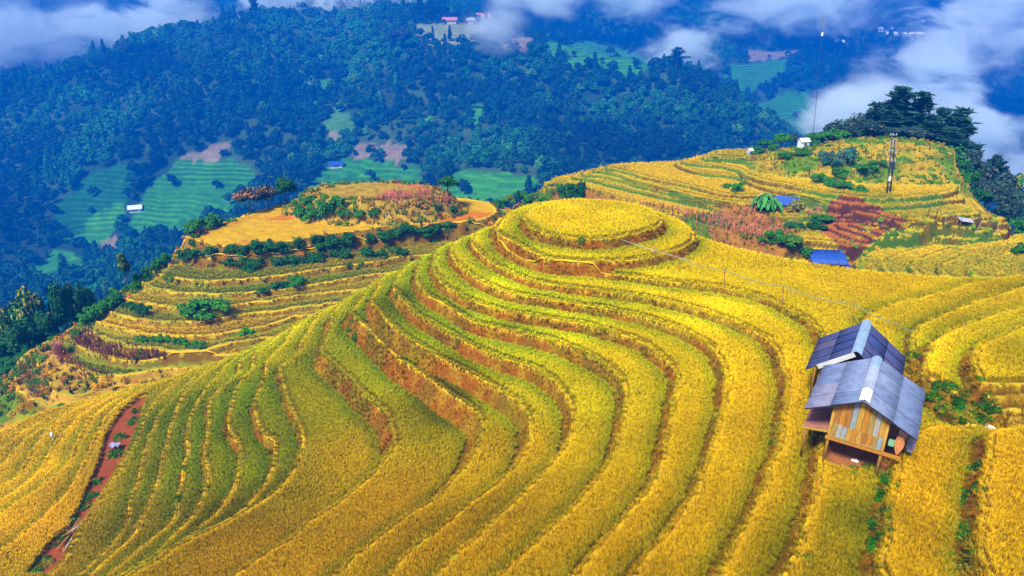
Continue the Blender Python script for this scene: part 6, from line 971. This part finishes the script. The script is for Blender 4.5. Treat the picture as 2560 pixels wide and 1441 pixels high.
    m.add(c + [p - Vector((0, 0, .03)) for p in c], [(0, 1, 2, 3), (7, 6, 5, 4), (0, 4, 5, 1), (1, 5, 6, 2), (2, 6, 7, 3), (3, 7, 4, 0)]); m.build('deck', DECK, root)
    m = MB(); m.beam(P(a0 - .02, b0 + .11, zf + .07), P(a0 - .97, b0 + .01, zf - .01), .05, .06); m.build('deck_edge', WOOD['yellow'], root)
    for b in (.1, 1.7):
        p = P(a0 - .80, b0 + b, 0); m = MB(); m.tube([(p.x, p.y, GZ - .1), (p.x, p.y, zf)], [.04, .035], 7); m.build('deck_leg', WOOD['brown'], root, True)
    return P, root
DECK = plain('deck_board', (.30, .13, .09), .7, .2, .5, 1.6, (1, 3, 1), .2)
PF, FH = front_hut()
def hanging(name, label, cat, pts, prof, mat):
    """a strip of cloth or a bag hanging down, with thickness and folds"""
    m = MB(); n = len(prof); v = []; f = []
    a, b = pts; d = (b - a); side = Vector((d.x, d.y, 0)).normalized(); out_ = Vector((side.y, -side.x, 0))
    for k, (z, w_) in enumerate(prof):
        for i in range(7):
            t = i / 6 - .5; v.append((a + b) / 2 + side * (w_ * t) + out_ * (.03 * math.sin(i * 2.1 + k)) + Vector((0, 0, z)))
    for k in range(n - 1):
        for i in range(6): f.append((k * 7 + i, k * 7 + i + 1, k * 7 + 7 + i + 1, k * 7 + 7 + i))
    nb = len(v); v += [p + out_ * .02 for p in v]; f += [tuple(q + nb for q in reversed(g)) for g in f]
    m.add(v, f); o = m.build(name, mat, None, True); tag(o, label, cat); return o
CL1 = plain('cloth_orange', (.50, .20, .08), .9, .05, .25, 8); CL2 = plain('cloth_pink', (.46, .26, .24), .9, .05, .2, 8); CL3 = plain('cloth_green', (.20, .42, .28), .9, .05, .2, 8); CL4 = plain('cloth_blue', (.24, .26, .46), .9, .05, .2, 8)
hanging('hanging_cloth', 'orange brown cloth hanging at the front right corner of the nearer hut', 'cloth', (PF(1.18, .50, 0), PF(1.50, .50, 0)), [(.55, .20), (.35, .30), (.15, .28), (-.05, .16), (-.20, .06)], CL1)
hanging('hanging_cloth', 'pinkish cloth hung above the orange one under the hut eave', 'cloth', (PF(1.22, .62, 0), PF(1.56, .62, 0)), [(.86, .26), (.68, .30), (.46, .24)], CL2)
hanging('hanging_cloth', 'pale green cloth hanging in the dark side opening of the hut', 'cloth', (PF(1.0, .72, 0), PF(1.22, .72, 0)), [(.22, .18), (.08, .22), (-.06, .16)], CL3)
hanging('hanging_cloth', 'blue grey cloth hanging low behind the orange one beside the hut', 'cloth', (PF(1.55, .95, 0), PF(1.85, .95, 0)), [(.52, .10), (.26, .22), (-.02, .24), (-.22, .12)], CL4)
m = MB(); p = Vector(SPOTS['scrap']); m.box((p.x, p.y, GZ + .03), (.26, .10, .05), Euler((.1, .15, 2.3)).to_matrix()); m.box((p.x + .05, p.y - .02, GZ + .06), (.10, .07, .03), Euler((.2, -.1, 2.0)).to_matrix())
tag(m.build('scrap', CAPW), 'small white scrap of board lying on the bare soil under the nearer hut', 'scrap')

def back_hut():
    x0, y0, th = 14.15, 24.75, .56; P = hut_frame(x0, y0, th)
    root = empty('shelter_hut', (0, 0, 0)); tag(root, 'low hut with dark blue sheet roof standing behind the stilt hut', 'hut')
    L, zr, ze, w = 3.50, 1.18, -.15, 1.80; al = P(0, 1, 0) - P(0, 0, 0); W = math.hypot(w, zr - ze)
    for s in (-1, 1):
        dn = (P(s * w, 0, ze) - P(0, 0, zr)).normalized(); roof_sheets(root, BLUES, P(0, 0, zr), al, dn, L, W, 2, 4, .16, .016)
    ridge_caps(root, [CAPB], P(0, -.02, zr + .02), P(0, L, zr + .02), 5, .20, .13)
    # pale barge board along the left half of the front gable
    m = MB(); m.beam(P(-.06, -.03, zr - .06), P(-w * .74, -.03, ze + (zr - ze) * .26 - .03), .03, .20); m.build('barge_board', plain('barge_board', (.52, .52, .58), .7, .2, .15, 3), root)
    a0, a1, b0, b1 = -1.25, 1.25, .45, 3.1; zroof = lambda a: zr - (zr - ze) * abs(a) / w - .06
    for a in (a0, a1):
        for b in (b0, b1):
            p = P(a, b, 0); m = MB(); m.tube([(p.x, p.y, GZ - .1), (p.x, p.y, zroof(a))], [.06, .05], 8); m.build('post', WOOD['orange' if a < 0 else 'brown'], root, True)
    p = P(-1.42, .1, 0); m = MB(); m.tube([(p.x, p.y, GZ - .1), (p.x, p.y, zroof(1.42))], [.035, .03], 7); m.build('post', WOOD['brown'], root, True)
    for s, (u0, u1), f in (('f', (a0, a1), lambda u, z: P(u, b0, z)), ('b', (a0, a1), lambda u, z: P(u, b1, z)), ('l', (b0, b1), lambda u, z: P(a0, u, z)), ('r', (b0, b1), lambda u, z: P(a1, u, z))):
        n = 12; st = (u1 - u0) / n
        for i in range(n):
            ua, ub = u0 + st * i + .008, u0 + st * (i + 1) - .008
            if s == 'f' and 4 <= i <= 6: continue                                   # open doorway
            top = (zroof(ua), zroof(ub)) if s in 'fb' else (zroof(a0), zroof(a0)); q = [f(ua, GZ + .02), f(ub, GZ + .02), f(ub, top[1]), f(ua, top[0])]
            nn = (q[1] - q[0]).cross(q[3] - q[0]).normalized() * .022; m = MB(); m.add(q + [v + nn for v in q], [(0, 1, 2, 3), (7, 6, 5, 4), (0, 4, 5, 1), (1, 5, 6, 2), (2, 6, 7, 3), (3, 7, 4, 0)])
            m.build('plank', WOOD[random.choice(['brown', 'brown', 'dark', 'grey', 'orange'])], root)
    return root
back_hut()

# ---------------------------------------------------------------- water hose on its poles
POLEW = plain('pole_wood', (.36, .17, .06), .85, .1, .3, 8, (1, 1, .3))
PIPE = plain('bamboo_pipe', (.30, .32, .26), .6, .2, .25, 5); HOSE = plain('green_hose', (.16, .26, .16), .5, .3, .25, 5)
names = ['thin pale pole on the ring below the round summit', 'pole under the joint of the white pipe', 'second pole down the hose line from the summit', 'third pole in the middle of the hose line', 'tall dark pole behind the far hut roof', 'short pole at the lower end of the hose']
tops = []
for (x, y, z, h), nm in zip(HOSE_POLES, names):
    m = MB(); lx, ly = random.uniform(-.05, .05), random.uniform(-.05, .05); lx -= .12 * h; m.tube([(x, y, z - .15), (x + lx, y + ly, z + h)], [.028, .022], 6)
    m.beam((x + lx - .05, y + ly, z + h - .10), (x + lx + .05, y + ly, z + h - .06), .02, .02)
    tag(m.build('hose_pole', POLEW), nm, 'pole', 'poles carrying the hose down from the summit'); tops.append(Vector((x + lx, y + ly, z + h - .05 if h < 1.5 else z + h - .30)))
a, b = Vector(HOSE_ENDS[0]) + Vector((0, 0, .10)), Vector(HOSE_ENDS[1]) + Vector((0, 0, .25))
m = MB(); m.tube([a, a.lerp(tops[1], .33) + Vector((0, 0, -.03)), a.lerp(tops[1], .66) + Vector((0, 0, -.03)), tops[1], tops[1].lerp(tops[2], .2)], [.024, .024, .023, .022, .020], 7)
tag(m.build('water_pipe', PIPE, None, True), 'straight pale pipe running from the round summit to the first pole', 'pipe')
m = MB(); line = [tops[1]] + tops[2:] + [b]; pts_ = []
for i in range(len(line) - 1):
    for k in range(9 if i < len(line) - 2 else 10):
        t = k / 9; q = line[i].lerp(line[i + 1], t); q.z -= (.28 if i not in (2,) else .35) * 4 * t * (1 - t) * .55; pts_.append(q + Vector((0, 0, .01)))
m.tube(pts_, .020, 6); tag(m.build('water_hose', HOSE, None, True), 'thin grey green hose sagging from pole to pole above the rice', 'hose')

# ---------------------------------------------------------------- things on the right hill
STEEL = plain('weathered_steel', (.16, .19, .24), .6, .4, .2, 5); CONC = plain('concrete_pole', (.10, .12, .17), .8, .2, .2, 5); DARK = plain('dark_metal', (.03, .035, .06), .5, .4, .2, 5)
WHITE = plain('white_wall', (.72, .74, .80), .8, .2, .10, 2); TINB = plain('blue_tin', (.02, .075, .38), .5, .3, .12, 2); TING = plain('grey_tin', (.42, .42, .56), .55, .3, .2, 2); TINR = plain('red_tin', (.58, .20, .20), .7, .2, .15, .5); FARW = plain('pale_wall', (.62, .60, .60), .85, .1, .1, .5); GLASSD = plain('dark_window', (.05, .06, .08), .4, .5, .1, 2)
x, y, z = SPOTS['pole']
root = empty('utility_pole', (x, y, z)); tag(root, 'twin utility poles with crossarms and a dark transformer in front of the knoll', 'utility pole')
MB().tube([(-.22, 0, -.3), (-.75, 0, 4.2), (-1.2, 0, 7.6)], [.10, .09, .07], 9).build('pole', CONC, root, True)
MB().tube([(.22, .05, -.3), (-.25, .05, 3.6), (-.70, .05, 6.7)], [.10, .09, .07], 9).build('pole', DARK, root, True)
for zz_, w_ in ((7.35, .9), (6.55, 1.0), (5.4, 1.1), (4.2, 1.2)):
    lx_ = -.14 * zz_ - .05
    MB().beam((lx_ - w_ / 2, -.12, zz_), (lx_ + w_ / 2, -.12, zz_), .07, .09).build('crossarm', STEEL, root)
    for s in (-.4, 0, .4): MB().tube([(lx_ + s * w_, -.12, zz_ + .03), (lx_ + s * w_, -.12, zz_ + .12), (lx_ + s * w_, -.12, zz_ + .20)], [.03, .05, .02], 6).build('insulator', WHITE, root, True)
m = MB(); m.box((-.45, -.10, 3.35), (.95, .55, .12)); m.tube([(-.45, -.25, 3.42), (-.5, -.25, 4.05)], .26, 10); m.build('transformer', DARK, root)
MB().box((-.42, -.2, 2.0), (.26, .16, .55)).build('meter_box', CAPW, root)
x, y, z = SPOTS['mast']
root = empty('radio_mast', (x, y, z)); tag(root, 'very tall thin mast with a small pale box near its top above the white shed', 'mast')
MB().tube([(0, 0, -.3), (-.4, 0, 6), (-1.1, 0, 14), (-1.8, 0, 21.3)], [.038, .034, .028, .02], 7).build('mast_pole', DARK, root, True)
MB().box((-1.5, -.1, 18.7), (.24, .2, .5)).build('antenna_box', WHITE, root)
for s in (-1, 0, 1): MB().tube([(-1.6 + s * .25, 0, 19.4), (-1.75 + s * .25 + s * .1, 0, 21.6)], [.03, .02], 5).build('antenna', CONC, root)
MB().beam((-2.1, 0, 20.0), (-1.2, 0, 20.0), .05, .05).build('crossarm', STEEL, root)

def small_house(x, y, z, w, d, h, roof, wall, name, label, cat='house', rot=0.0, eave=.12, pitch=.28, windows=2):
    root = empty(name, (x, y, z), rot); tag(root, label, cat)
    hw, hd, he, hr = w / 2, d / 2, h * (1 - pitch), h; m = MB()
    m.add([(-hw, -hd, -.6), (hw, -hd, -.6), (hw, hd, -.6), (-hw, hd, -.6), (-hw, -hd, he), (hw, -hd, he), (hw, hd, he), (-hw, hd, he), (-hw, 0, hr - .03), (hw, 0, hr - .03)], [(0, 1, 5, 4), (1, 2, 6, 9, 5), (2, 3, 7, 6), (3, 0, 4, 8, 7)]); m.build('wall', wall, root)
    for s in (-1, 1):
        e = w * eave; m = MB(); a_ = [(-hw - e, 0, hr + .02), (hw + e, 0, hr + .02), (hw + e, s * (hd + d * eave), he - d * eave * (hr - he) / hd + .02), (-hw - e, s * (hd + d * eave), he - d * eave * (hr - he) / hd + .02)]
        t = h * .025; m.add(a_ + [(p[0], p[1], p[2] - t) for p in a_], [(0, 1, 2, 3), (7, 6, 5, 4), (0, 4, 5, 1), (1, 5, 6, 2), (2, 6, 7, 3), (3, 7, 4, 0)]); m.build('roof', roof, root)
    n = max(1, windows)
    for i in range(n):
        u = -hw + w * (i + .5) / n; MB().box((u, -hd - .004 * w, he * .52), (w / n * .36, .02 * w, he * .36)).build('window' if i != n // 2 or n == 1 else 'door', GLASSD, root)
    return root
x, y, z = SPOTS['shed']; small_house(x, y, z, 1.25, 1.1, 1.35, CAPW, WHITE, 'shed', 'small white shed standing on the skyline among bushes', 'shed', .2, windows=1)
x, y, z = SPOTS['hut']; small_house(x, y, z, .7, .65, .85, CAPW, TING, 'tin_hut', 'tiny pale grey hut at the end of the golden skyline field', 'hut', .5, pitch=.35, windows=1)
x, y, z = SPOTS['blue_house']; small_house(x + .2, y - .1, z - .2, 2.5, 1.8, 1.7, TINB, WOOD['brown'], 'blue_roof_house', 'small house half hidden behind the banana plants, blue roof', 'house', -.35, pitch=.4)
# long house in the dip behind the near hill: only its bright blue corrugated roof shows
x, y, z = SPOTS['blue_roof']; z -= .45; root = empty('long_shed', (x, y, z), -.12); tag(root, 'long shed with bright blue corrugated roof behind the near rice slope', 'shed')
m = MB(); m.box((0, 0, -.9), (3.5, 2.3, 2.6)); m.build('wall', WOOD['brown'], root)
roof_sheets(root, [TINB], (-1.9, 1.2, 1.25), (1, 0, 0), Vector((0, -2.5, -.75)).normalized(), 3.8, 2.75, 1, 4, .17, .03)
m = MB(); m.beam((1.98, 1.2, 1.2), (1.98, -1.4, .42), .05, .16); m.build('barge_board', TINB, root)
m = MB(); c_ = [(1.7, -1.0, .45), (2.5, -1.0, .25), (2.5, -2.0, .0), (1.7, -2.0, .2)]; m.add(c_ + [(p[0], p[1], p[2] - .05) for p in c_], [(0, 1, 2, 3), (7, 6, 5, 4), (0, 4, 5, 1), (1, 5, 6, 2), (2, 6, 7, 3), (3, 7, 4, 0)]); m.build('lean_to_roof', TINB, root)
x, y, z = SPOTS['shelter']; root = empty('field_shelter', (x, y, z)); root.scale = (.62, .62, .75); tag(root, 'low field shelter with a slanting grey roof on the right terraces', 'shelter')
m = MB(); c_ = [(-1.4, -.6, 1.0), (1.1, -.75, .75), (1.3, .8, .95), (-1.2, .9, 1.25)]; m.add(c_ + [(p[0], p[1], p[2] - .05) for p in c_], [(0, 1, 2, 3), (7, 6, 5, 4), (0, 4, 5, 1), (1, 5, 6, 2), (2, 6, 7, 3), (3, 7, 4, 0)]); m.build('roof', TING, root)
for px_, py_, hh in ((-1.2, -.5, 1.0), (1.0, -.6, .75), (1.1, .6, .9), (-1.1, .7, 1.2)): MB().tube([(px_, py_, -.2), (px_, py_, hh)], .05, 6).build('post', WOOD['brown'], root)
fp = [Vector((x, y, z + h)) for x, y, z, h in FENCE_POSTS]; lab = ['stub at the upper end of the wire line on the right terraces', 'first dark post of the wire line on the right terraces', 'second dark post of the wire line on the right terraces', 'faint green post in the middle of the wire line', 'dark post left of the field shelter', 'leaning green post right of the field shelter', 'last thin post at the lower end of the wire line']
for (x, y, z, h), lb in zip(FENCE_POSTS, lab):
    m = MB(); m.tube([(x, y, z - .2), (x + (.45 if 'leaning' in lb else .03), y, z + h)], [.045, .035], 6); tag(m.build('wire_post', WOOD['dark' if 'dark' in lb else 'grey']), lb, 'post', 'posts of the wire line on the right terraces')
m = MB(); q_ = []
for i in range(len(fp) - 1):
    for k in range(6): t = k / 6; v = fp[i].lerp(fp[i + 1], t); v.z -= .18 * 4 * t * (1 - t); q_.append(v)
m.tube(q_ + [fp[-1]], .018, 5); tag(m.build('wire', STEEL), 'thin wire strung along the posts on the right terraces', 'wire')

# banana plants beside the hidden house
x0_, y0_, z0_ = SPOTS['banana']; root = empty('banana_clump', (x0_, y0_, z0_)); tag(root, 'clump of tall banana plants with arching leaves in the dip of the right hill', 'banana plant')
for sx, sy, sh in ((0, 0, 2.3), (.7, .3, 1.9), (-.6, .2, 1.8), (.2, -.4, 1.5), (1.2, .1, 1.4)):
    MB().tube([(sx, sy, -.2), (sx * 1.05, sy, sh * .6), (sx * 1.1, sy, sh)], [.14, .11, .07], 8).build('stem', LEAFM['bananadry'], root, True)
    for k in range(9):
        a = k * .75 + tr_.uniform(-.2, .2); L = tr_.uniform(1.1, 1.7); up = tr_.uniform(.5, 1.3) if k % 3 else .15; m = MB(); V = []; F = []; n = 8
        d = Vector((math.cos(a), math.sin(a), 0)); s = Vector((-d.y, d.x, 0)); C = []
        for i in range(n + 1):
            t = i / n; p = Vector((sx * 1.1, sy, sh)) + d * (L * t) + Vector((0, 0, L * (up * t - (up + .75) * t * t))); w = .24 * math.sin(math.pi * min(1, t * .92 + .05)) + .015; fold = .10 * math.sin(math.pi * t)
            V += [p - s * w + Vector((0, 0, -fold)), p, p + s * w + Vector((0, 0, -fold))]
        for i in range(n): F += [(3 * i, 3 * i + 1, 3 * i + 4, 3 * i + 3), (3 * i + 1, 3 * i + 2, 3 * i + 5, 3 * i + 4)]
        me = mesh_np('leaf', [tuple(v) for v in V], F, np.full((len(V), 3), tr_.uniform(.6, 1.3)), True, 'tint'); link('leaf', me, LEAFM['banana' if k % 4 else 'pale'], root)

# ---------------------------------------------------------------- small things on the near and left hills
x, y, z = SPOTS['bag']; m = MB(); m.tube([(x, y, z), (x, y, z + .62)], .02, 5); m.tube([(x + .02, y, z + .50), (x + .03, y, z + .62), (x + .03, y, z + .78), (x + .02, y, z + .92)], [.06, .13, .11, .03], 7)
tag(m.build('white_bag', CAPW, None, True), 'white bag tied on a stick in the yellow field left of the red path', 'bag')
x, y, z = SPOTS['cloth']; m = MB(); nn = 7; v = []; f = []
for i in range(nn):
    for j in range(5): v.append((x - .35 + .7 * i / 6, y - .22 + .45 * j / 4, z + .16 + .09 * math.sin(i * 1.7) * math.cos(j * 1.3)))
for i in range(nn - 1):
    for j in range(4): f.append((i * 5 + j, i * 5 + j + 1, i * 5 + j + 6, i * 5 + j + 5))
b_ = len(v); m.add(v + [(p[0], p[1], p[2] - .03) for p in v], f + [tuple(q + b_ for q in reversed(g)) for g in f]); tag(m.build('blue_cloth', CL4, None, True), 'crumpled blue cloth lying in the weeds beside the red path', 'cloth')
x, y, z = SPOTS['boards']; root = empty('board_heap', (x, y, z)); tag(root, 'heap of weathered grey boards and poles lying across the red path', 'heap')
for k in range(16):
    q = tr_.uniform(-.5, .5, 2); m = MB(); m.box((q[0] * .8, q[1] * 2.0, .05 + .012 * k), (.08, tr_.uniform(.6, 1.2), .025), Euler((tr_.normal(0, .06), tr_.normal(0, .05), -.25 + tr_.normal(0, .35))).to_matrix()); m.build('board', WOOD[['grey', 'brown', 'brown', 'dark'][k % 4]], root)
x, y, z = SPOTS['stone']; bm = bmesh.new(); bmesh.ops.create_icosphere(bm, subdivisions=2, radius=.17)
for v in bm.verts: v.co *= 1 + random.uniform(-.18, .18); v.co.z *= .7
me = bpy.data.meshes.new('stone'); bm.to_mesh(me); bm.free(); o = link('stone', me, plain('pale_stone', (.62, .58, .58), .9, .1, .15, 8)); o.location = (x, y, z + .12); tag(o, 'pale stone on the terrace corner at the lower right edge', 'stone')
x, y, z = SPOTS['stook']; root = empty('straw_stook', (x, y, z)); tag(root, 'tall pinkish heap of dry corn stalks on the lowest left terraces', 'straw heap')
V, F, C = blades(260, 2.2, .75, .03, .1, tr_, (1.1, 1.1, 1.1), (.8, .8, .8)); me = mesh_np('stalks', V, F, C, False, 'tint'); link('stalks', me, LEAFM['stook'] if 'stook' in LEAFM else foliage_material('stook', False, (.58, .26, .20), .05), root)
V, F, C = blades(120, .7, 1.3, .03, .2, tr_, (1.1, 1.1, 1.1), (.8, .8, .8)); me = mesh_np('loose_straw', V, F, C, False, 'tint'); link('loose_straw', me, foliage_material('loose_straw', False, (.60, .34, .14), .05), root)

# ---------------------------------------------------------------- houses and lone trees on the far slope
ROOF = {'pale': CAPW, 'blue': TINB, 'red': TINR, 'grey': TING}
for x, y, z, w, d, h, rf, lb in FAR_HOUSES: small_house(x, y, z, w, d, h, ROOF[rf], FARW, 'hut' if 'hut' in lb else 'house', lb, 'hut' if 'hut' in lb else 'house', math.atan2(-x, y) * .6, pitch=.42, windows=3 if w > 10 else 1)
FT = {}
for x, y, z, h, kind, lb in FAR_TREES:
    key = {'conifer': 'pine', 'layered': 'pine_small', 'round': 'round_dark'}[kind]
    plant(key, x, y, z - .5, h, h * {'conifer': .36, 'layered': .62, 'round': .9}[kind], lb, 'lone trees on the far slope')

# ---------------------------------------------------------------- haze and drifting cloud
def volume_mat(name, color, density, noise_scale=None, edge=True, aniso=.2, thr=(.42, .75), detail=4.0, stretch=(1, 1, 1)):
    m = bpy.data.materials.new(name); m.use_nodes = True; n, l = m.node_tree.nodes, m.node_tree.links
    n.remove(n['Principled BSDF']); v = n.new('ShaderNodeVolumePrincipled')
    v.inputs['Color'].default_value = (*color, 1); v.inputs['Anisotropy'].default_value = aniso
    v.inputs['Density'].default_value = density
    l.new(v.outputs[0], n['Material Output'].inputs['Volume'])
    if noise_scale:
        tc = n.new('ShaderNodeTexCoord'); geo = n.new('ShaderNodeNewGeometry')
        mp = n.new('ShaderNodeMapping'); mp.inputs['Scale'].default_value = stretch; l.new(geo.outputs['Position'], mp.inputs['Vector'])
        t = n.new('ShaderNodeTexNoise'); t.inputs['Scale'].default_value = noise_scale; t.inputs['Detail'].default_value = detail; t.inputs['Roughness'].default_value = .7
        t.inputs['Distortion'].default_value = .6
        l.new(mp.outputs[0], t.inputs['Vector'])
        ln = n.new('ShaderNodeVectorMath'); ln.operation = 'LENGTH'; l.new(tc.outputs['Object'], ln.inputs[0])
        fo = n.new('ShaderNodeMapRange'); fo.interpolation_type = 'SMOOTHSTEP'; l.new(ln.outputs['Value'], fo.inputs['Value'])
        for i, x in zip((1, 2, 3, 4), (.0, 1.0, .60, -.90)): fo.inputs[i].default_value = x
        am = n.new('ShaderNodeMath'); am.operation = 'MULTIPLY_ADD'; l.new(t.outputs['Fac'], am.inputs[0]); am.inputs[1].default_value = 3.6; am.inputs[2].default_value = -1.3
        ad = n.new('ShaderNodeMath'); ad.operation = 'ADD'; l.new(am.outputs[0], ad.inputs[0]); l.new(fo.outputs[0], ad.inputs[1])
        mr = n.new('ShaderNodeMapRange'); mr.interpolation_type = 'SMOOTHSTEP'; l.new(ad.outputs[0], mr.inputs['Value'])
        for i, x in zip((1, 2, 3, 4), (thr[0], thr[1], 0.0, density)): mr.inputs[i].default_value = x
        l.new(mr.outputs[0], v.inputs['Density'])
    return m
CLOUD = volume_mat('cloud_vapour', (.86, .975, 1.0), .11, .021, thr=(.42, 1.3), detail=9.0, aniso=-.3, stretch=(.8, .8, 1.5))
def cloud(name, c, r, label, rot=0.0, mat=CLOUD):
    me = bpy.data.meshes.new(name); bm = bmesh.new(); bmesh.ops.create_icosphere(bm, subdivisions=3, radius=1.0); bm.to_mesh(me); bm.free()
    o = link(name, me, mat); o.location = c; o.scale = r; o.rotation_euler = (0, rot, 0); tag(o, label, 'cloud', kind='stuff'); return o
for c, r, rot, label in CLOUDS: cloud('cloud', c, r, label, rot)
hz = MB(); hz.box((0, 600, -29), (2900, 1300, 282))
HAZE = volume_mat('haze_air', (.0, .215, .92), .00115, aniso=.1)
tag(hz.build('haze', HAZE), 'pale blue haze hanging in the valley', 'haze', kind='stuff')
